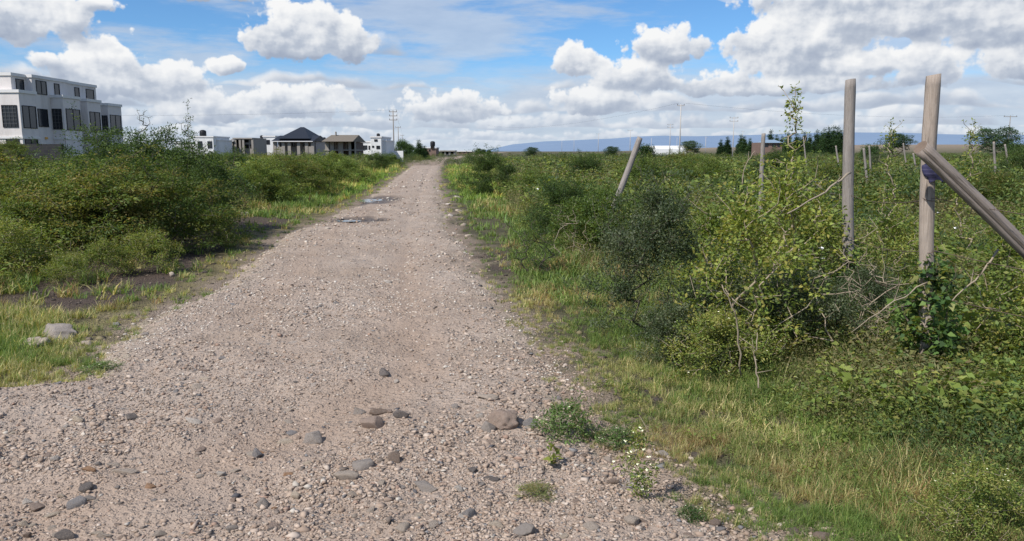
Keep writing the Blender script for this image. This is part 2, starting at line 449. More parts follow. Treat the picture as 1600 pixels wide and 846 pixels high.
STONES = [
 (84, 514, 62, 38, 'grey', 'rough grey lichened boulder in the grass at the left road edge', 'boulder'),
 (44, 530, 48, 26, 'pale', 'long pale boulder lying left of the lichened boulder', 'boulder'),
 (318 // 2.446, 532, 30, 12, 'pale', 'flat pale rock half buried right of the lichened boulder', 'stone'),
 (48, 576, 16, 10, 'white', 'small white stone in the straw grass at the left frame edge', 'stone'),
 (180, 503, 17, 9, 'bluish grey', 'grey stone at the road edge above the lichened boulder', 'stone'),
 (225, 523, 15, 11, 'grey', 'small grey block on the left road edge', 'stone'),
 (268, 427, 17, 9, 'pale', 'pale stone lying alone on the dark churned soil', 'stone'),
 (379, 337, 20, 10, 'white', 'white block in the grass beside the big dark thorn bush', 'stone'),
 (119, 661, 27, 13, 'cream', 'smooth cream cobble on the left of the road', 'stone'),
 (102, 672, 14, 7, 'white', 'small whitish stone just below the smooth cream cobble', 'stone'),
 (203, 650, 28, 14, 'dark', 'dark blue-grey stone on the left of the road', 'stone'),
 (307, 607, 21, 15, 'pale', 'pale rounded stone standing clear on the left half of the road', 'stone'),
 (300, 663, 36, 9, 'white', 'long thin whitish slab flush with the gravel', 'stone'),
 (264, 667, 22, 8, 'pale', 'short pale slab at the left end of the long thin slab', 'stone'),
 (441, 682, 36, 9, 'cream', 'narrow cream slab left of the rounded grey cobble', 'stone'),
 (485, 682, 37, 28, 'grey', 'rounded grey cobble right of the narrow cream slab', 'stone'),
 (400, 712, 24, 19, 'bluish grey', 'blue-grey pointed stone below the narrow cream slab', 'stone'),
 (139, 737, 27, 10, 'rusty orange', 'flat rusty orange stone on the left of the road', 'stone'),
 (131, 764, 25, 17, 'dark', 'dark stone below the flat rusty orange one', 'stone'),
 (110, 788, 36, 26, 'bluish grey', 'big blue-grey angular stone near the lower left corner', 'stone'),
 (92, 772, 20, 10, 'cream', 'cream stone behind the big blue-grey angular stone', 'stone'),
 (98, 840, 34, 17, 'dark', 'dark slate-like stone at the lower left frame edge', 'stone'),
 (41, 835, 17, 13, 'brown', 'small dark brown stone in the lower left corner', 'stone'),
 (83, 721, 16, 12, 'white', 'small pale angular stone left of the rusty orange one', 'stone'),
 (192, 735, 42, 14, 'pale', 'broad pale flat stone right of the rusty orange one', 'stone'),
 (345, 744, 17, 12, 'white', 'small white stone on the left half of the near road', 'stone'),
 (459, 776, 25, 18, 'cream', 'pale beige rounded stone near the middle of the bottom road', 'stone'),
 (409, 786, 28, 24, 'grey', 'rough grey lump left of the pale beige rounded stone', 'stone'),
 (448, 745, 21, 8, 'rusty orange', 'thin rusty stone above the pale beige rounded one', 'stone'),
 (598, 588, 31, 14, 'dark', 'dark slate stone lying in the middle of the road', 'stone'),
 (619, 597, 11, 8, 'white', 'tiny white pebble right of the dark slate stone', 'stone'),
 (560, 645, 25, 16, 'grey', 'grey block first in the row of stones across the road', 'stone'),
 (592, 650, 36, 18, 'brown', 'brown-grey block in the row of stones across the road', 'stone'),
 (626, 660, 25, 17, 'dark', 'dark block at the right end of the row of stones', 'stone'),
 (579, 668, 44, 26, 'pinkish', 'large flat pinkish stone below the row of stones', 'stone'),
 (618, 724, 27, 20, 'brown', 'brown stone with a sharp dark side in the middle of the road', 'stone'),
 (572, 732, 42, 28, 'grey', 'big grey-brown stone left of the sharp brown stone', 'stone'),
 (540, 756, 44, 18, 'pale', 'broad pale stone half buried below the big grey-brown stone', 'stone'),
 (766, 631, 40, 13, 'pale', 'flat pale slab above the boulder on the right of the road', 'stone'),
 (788, 664, 48, 38, 'pinkish', 'grey-pink boulder on the right side of the road', 'boulder'),
 (762, 672, 36, 24, 'grey', 'low grey rock against the left of the grey-pink boulder', 'stone'),
 (827, 668, 36, 17, 'bluish grey', 'blue-grey slab against the right of the grey-pink boulder', 'stone'),
 (750, 659, 21, 9, 'white', 'white flat stone left above the grey-pink boulder', 'stone'),
 (740, 745, 24, 16, 'dark', 'dark stone with a small lump behind on the near road', 'stone'),
 (769, 758, 27, 8, 'dark', 'thin dark stone right of the dark lump on the near road', 'stone'),
 (718, 778, 18, 12, 'white', 'smooth white stone low in the middle of the near road', 'stone'),
 (734, 814, 25, 18, 'bluish grey', 'blue-grey stone below the smooth white one', 'stone'),
 (663, 766, 52, 20, 'grey', 'wide flat grey stone sunk in the near road', 'stone'),
 (822, 840, 44, 18, 'grey', 'broad grey stone at the bottom frame edge', 'stone'),
 (989, 820, 30, 20, 'pale', 'pale blocky stone below the tall white-flowered weed', 'stone'),
 (1118, 812, 19, 14, 'brown', 'brown stone near the right end of the bottom gravel', 'stone'),
 (1290, 832, 30, 19, 'brown', 'dark brown stone in the grass at the bottom right', 'stone'),
 (1038, 704, 26, 14, 'grey', 'grey weathered stone under the red-brown dry grass', 'stone'),
 (480, 738 - 8, 20, 9, 'cream', 'cream chip between the grey cobble and the big grey-brown stone', 'stone'),
 (1524, 446, 26, 14, 'white', 'pale broken stone in the weeds right of the tallest post', 'stone'),
 (606, 294 + 150, 16, 6, 'white', 'pale stone lying far up the middle of the road', 'stone'),
]
for s_ in STONES:
    pstone(*s_[:6], name=s_[6], base=ICO4 if s_[6] == 'boulder' else ICO3)
# whitish rubble along the right road edge
for i, (px, py, w) in enumerate([(700, 318, 12), (716, 328, 15), (703, 336, 10), (724, 349, 15), (714, 306, 10), (731, 366, 13), (709, 362, 9)]):
    o = pstone(px, py, w, w * .5, ('white', 'pale')[i % 2], 'whitish rubble stone heaped along the right road edge far ahead')
    o['group'] = 'rubble stones along the far right road edge'

# medium loose stones, individually
_zone = lambda s, y: ('left', 'middle', 'right')[0 if s < .36 else 1 if s < .66 else 2] + (' of the near road' if y < 5.2 else ' of the road ahead' if y < 9 else ' of the far road')
cols_ = ['pale'] * 7 + ['pinkish'] * 5 + ['brown'] + ['grey'] * 2 + ['cream'] * 3 + ['white'] + ['dark', 'bluish grey', 'rusty orange']
n_ = 0
while n_ < 215:
    px, py = rnd.uniform(-60, 1240), 843 - (rnd.random() ** 1.25) * 520
    x, y = gp(px, py)
    if float(off(x, y)) > -.05: continue
    s_ = float((x - max(xl(y), -.72 * y)) / (xr(y) - max(xl(y), -.72 * y)))
    if abs(s_ - .7) < .09 and rnd.random() < .8: continue
    c_ = rnd.choice(cols_)
    w = rnd.choice((.028, .036, .045, .06)) * rnd.uniform(.8, 1.25) * (1 + .035 * max(0, y - 4))
    lab = '%s fist-sized stone lying loose in the gravel, %s' % (c_, _zone(s_, y))
    stone(lab, c_, x, y, w * rnd.uniform(1, 1.5), w, w * rnd.uniform(.45, .75), 'loose fist-sized stones on the gravel road', .42, rnd.randrange(24))
    n_ += 1

# small gravel, too many to count: one mesh
def make_gravel():
    r = np.random.RandomState(5)
    N = 150000
    px = r.uniform(-120, 1330, N); py = 262 + (860 - 262) * r.uniform(0, 1, N) ** .75
    t = np.array([CAMH]) / (SP - (423 - py) / FPX * CP)
    x = (px - 800) / FPX * t; y = (CP + (423 - py) / FPX * SP) * t
    d = off(x, y)
    edge = (fbm(x * 2.2, y * 2.2, 71) - .5)
    sn = (x - xl(y)) / (xr(y) - xl(y))
    keep = (d + .7 * edge + .35 * r.uniform(size=N) ** 2 < .32) & (y < 45)
    keep &= ~((np.abs(sn - .70) < .075) & (y < 12) & (r.uniform(size=N) < .72))
    keep &= r.uniform(size=N) < (.35 + 1.3 * sstep(.35, .6, fbm(x * 1.3, y * 1.3, 72)))
    x, y = x[keep], y[keep]; n = len(x)
    size = np.exp(r.normal(math.log(.0058), .52, n)); size = np.clip(size, .0028, .018)
    size = np.maximum(size, y * .0006)
    # coarser rubble, half sunk, clustered all the way back
    big = (r.uniform(size=n) < .10 * sstep(.36, .62, fbm(x * .9, y * .9, 73)) * np.clip(y / 9, .28, 2.6))
    size = np.where(big, r.uniform(.014, .034, n) * np.clip(y / 10, .8, 2.2) ** .5, size)
    V0, F0 = ICO1
    shapes = []
    for k in range(24):
        q = np.random.RandomState(k + 100)
        W = V0 * q.uniform(.5, 1.3, (len(V0), 1)); W[:, 2] *= q.uniform(.35, .75); W[:, 0] *= q.uniform(.9, 1.7)
        for _ in range(5):
            nv = q.normal(size=3); nv /= np.linalg.norm(nv); dd = q.uniform(.28, .6); W = W - np.maximum(W @ nv - dd, 0)[:, None] * nv
        W[:, 2] *= .9
        shapes.append(W)
    S = np.array(shapes)[r.randint(0, 24, n)]
    a = r.uniform(0, 6.28, n); ca, sa = np.cos(a), np.sin(a)
    W = S * size[:, None, None]
    P = np.empty_like(W)
    P[:, :, 0] = W[:, :, 0] * ca[:, None] - W[:, :, 1] * sa[:, None] + x[:, None]
    P[:, :, 1] = W[:, :, 0] * sa[:, None] + W[:, :, 1] * ca[:, None] + y[:, None]
    P[:, :, 2] = W[:, :, 2] + (surf(x, y) + size * .12)[:, None]
    pal = np.array([(.42, .33, .262), (.375, .287, .222), (.31, .23, .175), (.48, .395, .325), (.45, .40, .34), (.18, .145, .12), (.20, .19, .185), (.10, .095, .10), (.33, .225, .17)])
    pr = np.array([.25, .25, .20, .10, .035, .08, .03, .015, .04])
    c = pal[r.choice(len(pal), n, p=pr)] * r.uniform(.85, 1.15, (n, 1))
    Cc = np.repeat(c[:, None], len(V0), 1)
    F = (F0[None] + (np.arange(n) * len(V0))[:, None, None]).reshape(-1, 3)
    m, t_, b = material('gravel_chips'); t_.put(b.inputs['Base Color'], t_.attr())
    o = link('gravel', mk('gravel', P.reshape(-1, 3), [F], Cc.reshape(-1, 3), m))
    tag(o, 'small loose gravel chips covering the road', 'gravel', kind='stuff')
    # broken rubble standing proud of the surface further along the road
    r = np.random.RandomState(8); N = 15000
    px = r.uniform(60, 900, N); py = 263 + 330 * r.uniform(0, 1, N) ** .9
    t = CAMH / (SP - (423 - py) / FPX * CP); x = (px - 800) / FPX * t; y = (CP + (423 - py) / FPX * SP) * t
    k = (off(x, y) < .05) & (y < 84) & (r.uniform(size=N) < .12 + 1.5 * sstep(.42, .66, fbm(x * .8, y * .35, 74)))
    x, y = x[k], y[k]; n = len(x)
    size = y * r.uniform(.0008, .0017, n) * np.where(r.uniform(size=n) < .12, 1.6, 1); size = np.clip(size, .011, .075)
    W = np.array(shapes)[r.randint(0, 24, n)] * size[:, None, None] * np.array([1.35, 1.2, 1.25]); a = r.uniform(0, 6.28, n)[:, None]
    P = np.stack([W[:, :, 0] * np.cos(a) - W[:, :, 1] * np.sin(a) + x[:, None], W[:, :, 0] * np.sin(a) + W[:, :, 1] * np.cos(a) + y[:, None], W[:, :, 2] + (surf(x, y) + size * .1)[:, None]], -1)
    c = np.array([(.50, .43, .36), (.44, .35, .28), (.56, .50, .43), (.36, .28, .22), (.20, .165, .14), (.62, .57, .50)])[r.choice(6, n, p=[.28, .22, .17, .16, .1, .07])] * r.uniform(.85, 1.12, (n, 1))
    F = (F0[None] + (np.arange(n) * len(V0))[:, None, None]).reshape(-1, 3)
    o = link('rubble', mk('rubble', P.reshape(-1, 3), [F], np.repeat(c, len(V0), 0), m)); tag(o, 'broken pale rubble bedded in the road further ahead', 'rubble', kind='stuff')
make_gravel()
def make_clods():
    r = np.random.RandomState(15); N = 26000
    y = np.exp(r.uniform(math.log(2.5), math.log(24), N)); x = r.uniform(-.75, .75, N) * y
    d = off(x, y); k = (d > .15) & (d < 3.2) & ((x < 0) | (r.uniform(size=N) < .3)) & ((x > 0) | (y > 6.5))
    x, y = x[k], y[k]; n = len(x)
    V0, F0 = ICO1; sz = np.clip(np.exp(r.normal(math.log(.011), .5, n)), .004, .035)
    W = V0[None] * r.uniform(.5, 1.25, (n, len(V0), 1)) * sz[:, None, None] * np.array([1.2, 1, .65])
    P = W + np.stack([x, y, H(x, y) + sz * .1], -1)[:, None]
    c = np.array([(.085, .066, .054), (.12, .093, .075), (.06, .048, .042), (.17, .135, .105), (.19, .16, .09)])[r.randint(0, 5, n)] * r.uniform(.8, 1.2, (n, 1))
    F = (F0[None] + (np.arange(n) * len(V0))[:, None, None]).reshape(-1, 3)
    o = link('soil_crumbs', mk('soil_crumbs', P.reshape(-1, 3), [F], np.repeat(c, len(V0), 0), bpy.data.materials['gravel_chips']))
    tag(o, 'brown soil crumbs and clods strewn over the bare verge', 'soil crumbs', kind='stuff')
make_clods()

# ------------------------------------------------------------------ plants
def leaves(P, D, L, W, C, r, bend=.25):
    """rhombus leaves: P base points (n,3), D directions, L/W size, C colours"""
    n = len(P)
    D = D / np.linalg.norm(D, axis=1, keepdims=True)
    N = r.normal(size=(n, 3)); N[:, 2] = np.abs(N[:, 2]) + .5
    S = np.cross(D, N); S /= np.linalg.norm(S, axis=1, keepdims=True) + 1e-9
    U = np.cross(S, D)
    L = np.broadcast_to(L, (n,))[:, None]; W = np.broadcast_to(W, (n,))[:, None]
    v0 = P; v2 = P + D * L - U * L * bend
    mid = P + D * L * .45 + U * L * .06
    v1 = mid + S * W * .5; v3 = mid - S * W * .5
    V = np.stack([v0, v1, v2, v3], 1).reshape(-1, 3)
    F = np.arange(n * 4).reshape(n, 4)
    return V, F, np.repeat(C, 4, 0)

def tubes(segs, n=4):
    """segs (m,8): p0,p1,r0,r1 -> open tubes"""
    s = np.asarray(segs, float)
    p0, p1, r0, r1 = s[:, :3], s[:, 3:6], s[:, 6], s[:, 7]
    d = p1 - p0; d /= np.linalg.norm(d, axis=1, keepdims=True) + 1e-9
    ref = np.where(np.abs(d[:, 2:3]) > .9, np.array([[1., 0, 0]]), np.array([[0, 0, 1.]]))
    a = np.cross(d, ref); a /= np.linalg.norm(a, axis=1, keepdims=True) + 1e-9
    b = np.cross(d, a)
    V = []
    for (p, rr) in ((p0, r0), (p1, r1)):
        for k in range(n):
            t = 2 * math.pi * k / n
            V.append(p + (a * math.cos(t) + b * math.sin(t)) * rr[:, None])
    V = np.stack(V, 1)
    m = len(s); base = (np.arange(m) * 2 * n)[:, None]
    F = np.concatenate([np.concatenate([base + k, base + (k + 1) % n, base + n + (k + 1) % n, base + n + k], 1)[:, None] for k in range(n)], 1).reshape(-1, 4)
    return V.reshape(-1, 3), F

def connect(pts, r, base_r=.02, kink=.1, up=.0, stems=1, tip=.0016):
    """branching skeleton: every point is joined to the nearest branch already grown; returns segments and the twig direction at each point"""
    nodes = [np.array([r.normal() * .03, r.normal() * .03, -.05]) for _ in range(stems)]
    par = [-1] * stems
    order = np.argsort(np.linalg.norm(pts * np.array([.8, .8, 1.]), axis=1))
    dirs = np.zeros_like(pts)
    endn = {}
    for i in order:
        A = np.array(nodes); d = A - pts[i]
        # prefer joining from below
        cost = np.linalg.norm(d, axis=1) + .6 * np.maximum(d[:, 2], 0) + .25 * np.linalg.norm(A[:, :2], axis=1) * 0
        j = int(np.argmin(cost)); q = A[j]
        L = np.linalg.norm(pts[i] - q); k = max(1, int(L / .16)); prev = j
        for m in range(1, k + 1):
            f = m / k
            p = q * (1 - f) + pts[i] * f
            if m < k: p = p + r.normal(size=3) * L * kink * .5 * np.array([1, 1, .7]) + np.array([0, 0, up * L * f * (1 - f)])
            nodes.append(p); par.append(prev); prev = len(nodes) - 1
        e = nodes[prev] - nodes[par[prev]] if par[prev] >= 0 else np.array([0, 0, 1.])
        dirs[i] = e / (np.linalg.norm(e) + 1e-9)
    cnt = np.ones(len(nodes))
    for k in range(len(nodes) - 1, stems - 1, -1):
        cnt[par[k]] += cnt[k]
    mx = cnt.max()
    rad = tip + (base_r - tip) * (cnt / mx) ** .55
    segs = []
    for k in range(stems, len(nodes)):
        j = par[k]
        segs.append(np.concatenate([nodes[j], nodes[k], [min(rad[j], rad[k] * 1.5), rad[k]]]))
    return segs, dirs

def crown_points(r, n, kind, Rr, Ht, clear):
    out = []
    while len(out) < n:
        if kind == 'dome':
            a = r.uniform(0, 6.283); q = math.sqrt(r.uniform(0, 1)); 
            z = clear + (Ht - clear) * r.uniform(0, 1) ** .8
            lim = math.sqrt(max(0, 1 - ((z - clear * .8) / (Ht - clear * .8)) ** 2.4)) * (.72 + .28 * min(1, (z - clear) / (.25 * Ht) + .2))
            if q < .45 and r.uniform() < .6: continue
        elif kind == 'flat':       # umbrella acacia
            a = r.uniform(0, 6.283); q = math.sqrt(r.uniform(0, 1))
            z = Ht * (r.choice([.62, .74, .86, .97]) + r.normal() * .025) - .10 * Ht * q * q
            lim = 1.05 if z > .7 * Ht else .75
        elif kind == 'column':
            a = r.uniform(0, 6.283); q = math.sqrt(r.uniform(0, 1)); z = clear + (Ht - clear) * r.uniform(0, 1)
            lim = (.55 + .45 * math.sin(math.pi * min(1, z / Ht * .9))) * (1 if z < .7 * Ht else 1.3 - z / Ht * .9)
        elif kind == 'cone':
            a = r.uniform(0, 6.283); q = math.sqrt(r.uniform(.15, 1)); z = clear + (Ht - clear) * (1 - math.sqrt(r.uniform(0, 1)))
            lim = max(.05, 1 - (z - clear) / (Ht - clear))
        w = .72 + .5 * float(vnoise(math.cos(a) * 1.6 + 5 + z * 2 / Ht, math.sin(a) * 1.6 + 5, 91 + int(Rr * 97) % 50))
        rr = Rr * lim * q * w
        out.append((rr * math.cos(a), rr * math.sin(a), z * (.86 + .28 * float(vnoise(math.cos(a) * 2 * q + 9, math.sin(a) * 2 * q + 9, 17)))))
    return np.array(out)

def build_plant(key, seed, kind, Rr, Ht, clear, nclump, per, cr, flat, L, W, pal, base_r=.02, stems=3, kink=.12, up=.1, sprays=0, spray_len=.5, bark=None, spread=.9, flowers=0, bend=.25, shade=.35):
    """returns (stem mesh, leaf mesh)"""
    r = np.random.RandomState(seed)
    pts = crown_points(r, nclump, kind, Rr, Ht, clear)
    if kind == 'dome' and nclump > 150:      # leaf clumps gather in lobes, with gaps between them
        nl = max(14, nclump // 8)
        cen = crown_points(r, nl, kind, Rr * .92, Ht * .95, clear)
        k = r.randint(0, nl, int(nclump * .86)); lr = Rr * .155
        pts = np.concatenate([cen[k] + r.normal(size=(len(k), 3)) * lr * r.uniform(.6, 1.25, (nl, 1))[k] * np.array([1.15, 1.15, .62 + flat * .2]), pts[:int(nclump * .14)]])
        pts[:, 2] = np.maximum(pts[:, 2], .04)
    wt = np.ones(len(pts))
    if sprays:
        src = pts[r.choice(len(pts), sprays)]
        ex = []
        for p in src:
            dr = np.array([p[0] / Rr * .8, p[1] / Rr * .8, .9]) + r.normal(size=3) * .3; dr /= np.linalg.norm(dr)
            ln = spray_len * r.uniform(.4, 1.15)
            for f in (.35, .7, 1.0):
                ex.append(p + dr * ln * f + r.normal(size=3) * .03)
        pts = np.concatenate([pts, np.array(ex)]); wt = np.concatenate([wt, np.full(len(ex), .22)])
    segs, dirs = connect(pts, r, base_r, kink, up, stems)
    V, F = tubes(segs, 4)
    stem = mk(key + '_stem', V, [F], None, bark or M_BARK)
    k = np.maximum(2, (per * wt * r.uniform(.45, 1.5, len(pts)))).astype(int)
    idx = np.repeat(np.arange(len(pts)), k); n = len(idx)
    o = r.normal(size=(n, 3)); o /= np.linalg.norm(o, axis=1, keepdims=True); o *= (r.uniform(0, 1, n) ** .5)[:, None]
    small = np.where(wt[idx] < 1, .55, 1.)[:, None]
    o *= np.array([cr, cr, cr * flat]) * small
    tilt = dirs[idx]
    o += tilt * (o[:, :1] * 0 + (r.uniform(-.6, .4, n) * cr)[:, None])
    P = pts[idx] + o
    D = o / cr * spread + tilt * .5 + r.normal(size=(n, 3)) * .55; D[:, 2] = D[:, 2] * .7 + .12
    pal = np.array(pal)
    pc = r.randint(0, len(pal), len(pts))
    sel = np.where(r.uniform(size=n) < .7, pc[idx], r.randint(0, len(pal), n))
    C = pal[sel] * r.uniform(.72, 1.28, (n, 1)) * np.array([1, 1, 1])
    s = r.uniform(.6, 1.25, n)
    V, F, C = leaves(P, D, L * s, W * s, C, r, bend)
    if flowers:
        fi = r.choice(n, flowers); top = P[fi] + np.array([0, 0, 1.]) * L * .8
        m = len(fi)
        for q in range(3):
            a = np.array([math.cos(q * 2.09), math.sin(q * 2.09), .35])
            v2, f2, c2 = leaves(top, np.repeat(a[None], m, 0) + r.normal(size=(m, 3)) * .15, .012, .010, np.repeat(np.array([[.72, .72, .60]]), m, 0), r)
            F = np.concatenate([F, f2 + len(V)]); V = np.concatenate([V, v2]); C = np.concatenate([C, c2])
    leaf = mk(key + '_leaf', V, [F], C, M_LEAF)
    return stem, leaf

G_DARK = [(.034, .058, .020), (.046, .074, .023), (.062, .090, .027), (.026, .046, .020)]
G_OLIVE = [(.070, .094, .026), (.090, .102, .030), (.056, .086, .024), (.108, .098, .036), (.048, .076, .022)]
G_MID = [(.066, .098, .026), (.086, .120, .031), (.052, .084, .023), (.100, .118, .034)]
G_FRESH = [(.112, .142, .032), (.090, .122, .028), (.138, .162, .040), (.066, .098, .024), (.14, .135, .036)]
G_GREY = [(.050, .070, .038), (.040, .058, .030), (.080, .096, .060), (.030, .044, .024)]
G_WEED = [(.110, .138, .034), (.130, .150, .040), (.088, .122, .030), (.155, .155, .05), (.064, .100, .026)]

P_ = {}
def protos():
    B = build_plant
    # dark thorny acacias, olive flat-sprayed acacias, mid-green scrub, ...
    P_['dark1'] = B('dark1', 1, 'dome', 1.45, 1.75, .12, 340, 84, .17, .5, .052, .019, G_DARK, .022, 7, sprays=26, spray_len=.75)
    P_['dark2'] = B('dark2', 2, 'dome', 1.25, 1.55, .10, 280, 80, .17, .5, .052, .019, G_DARK, .020, 6, sprays=14, spray_len=.5)
    P_['olive1'] = B('olive1', 3, 'dome', 1.35, 1.30, .12, 310, 86, .19, .26, .050, .018, G_OLIVE, .020, 6, sprays=34, spray_len=.42)
    P_['olive2'] = B('olive2', 4, 'dome', 1.15, 1.20, .10, 250, 86, .19, .26, .050, .018, G_OLIVE, .018, 5, sprays=28, spray_len=.42)
    P_['mid1'] = B('mid1', 5, 'dome', 1.25, 1.35, .08, 270, 72, .17, .45, .054, .022, G_MID, .016, 6, sprays=12, spray_len=.4)
    P_['mid2'] = B('mid2', 6, 'dome', 1.0, 1.15, .06, 210, 72, .16, .5, .054, .022, G_MID, .016, 6, sprays=10, spray_len=.4)
    P_['grey1'] = B('grey1', 7, 'dome', .85, 1.35, .08, 300, 72, .12, .6, .034, .015, G_GREY, .012, 8, sprays=46, spray_len=.48, kink=.14)
    P_['grey2'] = B('grey2', 8, 'dome', .7, .9, .04, 220, 68, .12, .6, .034, .015, G_GREY, .012, 8, sprays=30, spray_len=.36, kink=.14)
    P_['fresh1'] = B('fresh1', 9, 'column', .55, 1.45, .12, 170, 24, .12, 1., .042, .026, G_FRESH, .018, 9, sprays=18, spray_len=.35, bark=M_TWIG, up=.2)
    P_['fresh2'] = B('fresh2', 10, 'column', .5, 1.1, .06, 140, 24, .12, 1., .042, .026, G_FRESH + G_WEED[:2], .015, 9, sprays=14, spray_len=.35, bark=M_TWIG, up=.2)
    P_['weedbush'] = B('weedbush', 11, 'dome', .6, .75, .03, 190, 34, .10, .8, .036, .014, G_WEED, .006, 9, sprays=26, spray_len=.25, bark=M_TWIG, flowers=25)
    P_['tall'] = B('tall', 12, 'column', .16, 1.9, .5, 60, 15, .07, 1.3, .036, .020, G_FRESH, .014, 2, sprays=14, spray_len=.3, bark=M_TWIG, up=.3)
    P_['bare'] = B('bare', 13, 'dome', .55, 1.0, .1, 60, 3, .05, 1., .03, .011, G_DARK, .008, 9, sprays=20, spray_len=.35, bark=M_TWIG, kink=.12)
    P_['vine'] = B('vine', 14, 'column', .24, 1.0, .02, 130, 14, .09, 1., .058, .046, [(.045, .085, .024), (.03, .06, .02), (.075, .12, .034), (.025, .045, .018), (.11, .12, .04)], .014, 6, sprays=6, spray_len=.3, bark=M_BARK, bend=.45)
    P_['small'] = B('small', 15, 'dome', .24, .21, .0, 80, 24, .05, .8, .026, .010, [(.06, .10, .032), (.08, .125, .04), (.05, .085, .03)], .004, 8, sprays=16, spray_len=.09, bark=M_TWIG, flowers=12)
    P_['upright'] = B('upright', 16, 'column', .085, .34, .02, 36, 14, .035, 1., .022, .009, G_WEED, .004, 3, sprays=10, spray_len=.09, bark=M_TWIG, flowers=40)
    P_['sapling'] = B('sapling', 17, 'dome', .42, .75, .1, 80, 55, .11, .45, .028, .010, G_DARK, .016, 2, sprays=10, spray_len=.25)
    P_['whip'] = B('whip', 18, 'column', .3, 2.3, .7, 40, 9, .10, .6, .034, .012, G_DARK, .02, 1, sprays=10, spray_len=.3, kink=.2)
    # trees for the distance
    P_['conifer'] = B('conifer', 21, 'cone', 2.3, 9.5, .4, 240, 26, .65, .8, .42, .17, [(.016, .036, .016), (.022, .046, .02), (.03, .055, .022)], .22, 1, kink=.04, spread=.6)
    P_['round_tree'] = B('round_tree', 22, 'dome', 3.2, 4.8, 1.2, 200, 30, .75, .6, .30, .16, [(.022, .045, .016), (.032, .06, .02), (.04, .07, .026)], .16, 3)
    P_['umbrella'] = B('umbrella', 23, 'flat', 3.2, 5.4, 1., 230, 30, .65, .35, .22, .12, [(.03, .055, .03), (.04, .065, .034), (.024, .045, .026)], .16, 2)
    P_['seedling'] = B('seedling', 25, 'column', .035, .11, .03, 9, 3, .02, 1., .045, .030, G_FRESH, .003, 2, bark=M_TWIG)
    P_['tuft'] = B('tuft', 24, 'dome', .20, .2, .0, 50, 30, .05, .8, .045, .006, [(.13, .12, .05), (.08, .11, .035)], .003, 6, bark=M_TWIG)
protos()

def plant(key, label, cat, name, x, y, s=1., rz=None, group=None, sz=None, z=None, tilt=(0, 0), parts=('stem', 'foliage')):
    st, lf = P_[key]
    o = link(name, None, None, (x, y, (h1(x, y) if z is None else z)), (tilt[0], tilt[1], rnd.uniform(0, 6.28) if rz is None else rz), (s, s, s * (sz or 1)))
    tag(o, label, cat, group)
    link(parts[0], st, o); link(parts[1], lf, o)
    return o

def pplant(key, label, px, py, s=1., name='thorn_bush', cat='bush', **k):
    x, y = gp(px, py); return plant(key, label, cat, name, x, y, s, **k)

SG = 'scrub bushes'
# --- left of the road, near to far
for a in [
 ('dark1', 'big dark green thorn bush with long shoots sticking out, left of the road', 276, 366, .98, 1.08),
 ('dark1', 'dark green thorn bush in front of the grey town houses, with shoots against the sky', 196, 345, 1.1, .98),
 ('dark2', 'darkest green thorn bush at the right end of the near left thicket', 316, 374, .62, 1.25),
 ('dark2', 'dark green thorn bush close before the stone block wall', 128, 338, .85, .8),
 ('olive1', 'olive brown thorn bush with flat sprays against the left side of the big dark bush', 232, 392, 1.02, .95),
 ('olive1', 'broad olive thorn bush in the middle of the left bank', 140, 405, 1.05, .86),
 ('olive2', 'olive brown thorn bush second from the left frame edge', 62, 398, 1.1, .84),
 ('olive2', 'yellowish thorn bush at the left frame edge below the stone wall', -20, 392, 1.15, .8),
 ('mid1', 'green thorn bush just right of the big dark bush', 405, 322, .95, .9),
 ('olive1', 'olive green bush below the dark hip-roofed house', 455, 308, 1.1, .82),
 ('mid1', 'mid green bush beside the bend of the left bank', 500, 302, 1.0, .88),
 ('mid2', 'small green bush at the end of the left thicket', 545, 288, 1.1, .9),
 ('mid1', 'green bush below the unfinished house with the roof of rough sheets', 520, 278, 1.2, .78),
 ('dark2', 'dark bush below the white house with the stair tower', 590, 268, 1.1, .72),
 ('olive2', 'olive bush behind the mid green one on the left bank', 430, 288, 1.3, .78),
 ('dark2', 'dark bush in front of the white house with the black tank', 365, 290, 1.2, .70),
 ('mid2', 'green bush at the far end of the left bank near the power pole', 610, 262, 1.5, .7),
]:
    pplant(*a[:2], a[2], a[3], a[4], group=SG, sz=a[5] if len(a) > 5 else None)
pplant('whip', 'tall thin acacia shoot standing bare against the clouds', 302, 330, 1.0, name='acacia_sapling', cat='sapling')
pplant('olive2', 'small yellow-green bush leaning into the frame beside the stone wall', 22, 330, .62, group=SG, z=1.05)
pplant('whip', 'thin twiggy shoot rising out of the dark bushes by the town houses', 232, 338, 1.05, name='acacia_sapling', cat='sapling')
for a in [
 ('weedbush', 'leafy lime green weed at the left frame edge', 12, 440, .9),
 ('fresh2', 'tall leafy plant at the left frame edge beneath the olive bushes', 22, 418, .72),
 ('weedbush', 'bright green leafy weed in the middle of the left verge', 105, 446, .5),
 ('weedbush', 'green weed at the foot of the broad olive bush', 165, 432, .6),
 ('weedbush', 'low green weed at the edge of the dark churned soil', 235, 424, .7),
 ('weedbush', 'green weed under the right side of the big dark bush', 322, 392, .75),
]:
    pplant(*a[:2], a[2], a[3], a[4], name='weed', cat='weed')

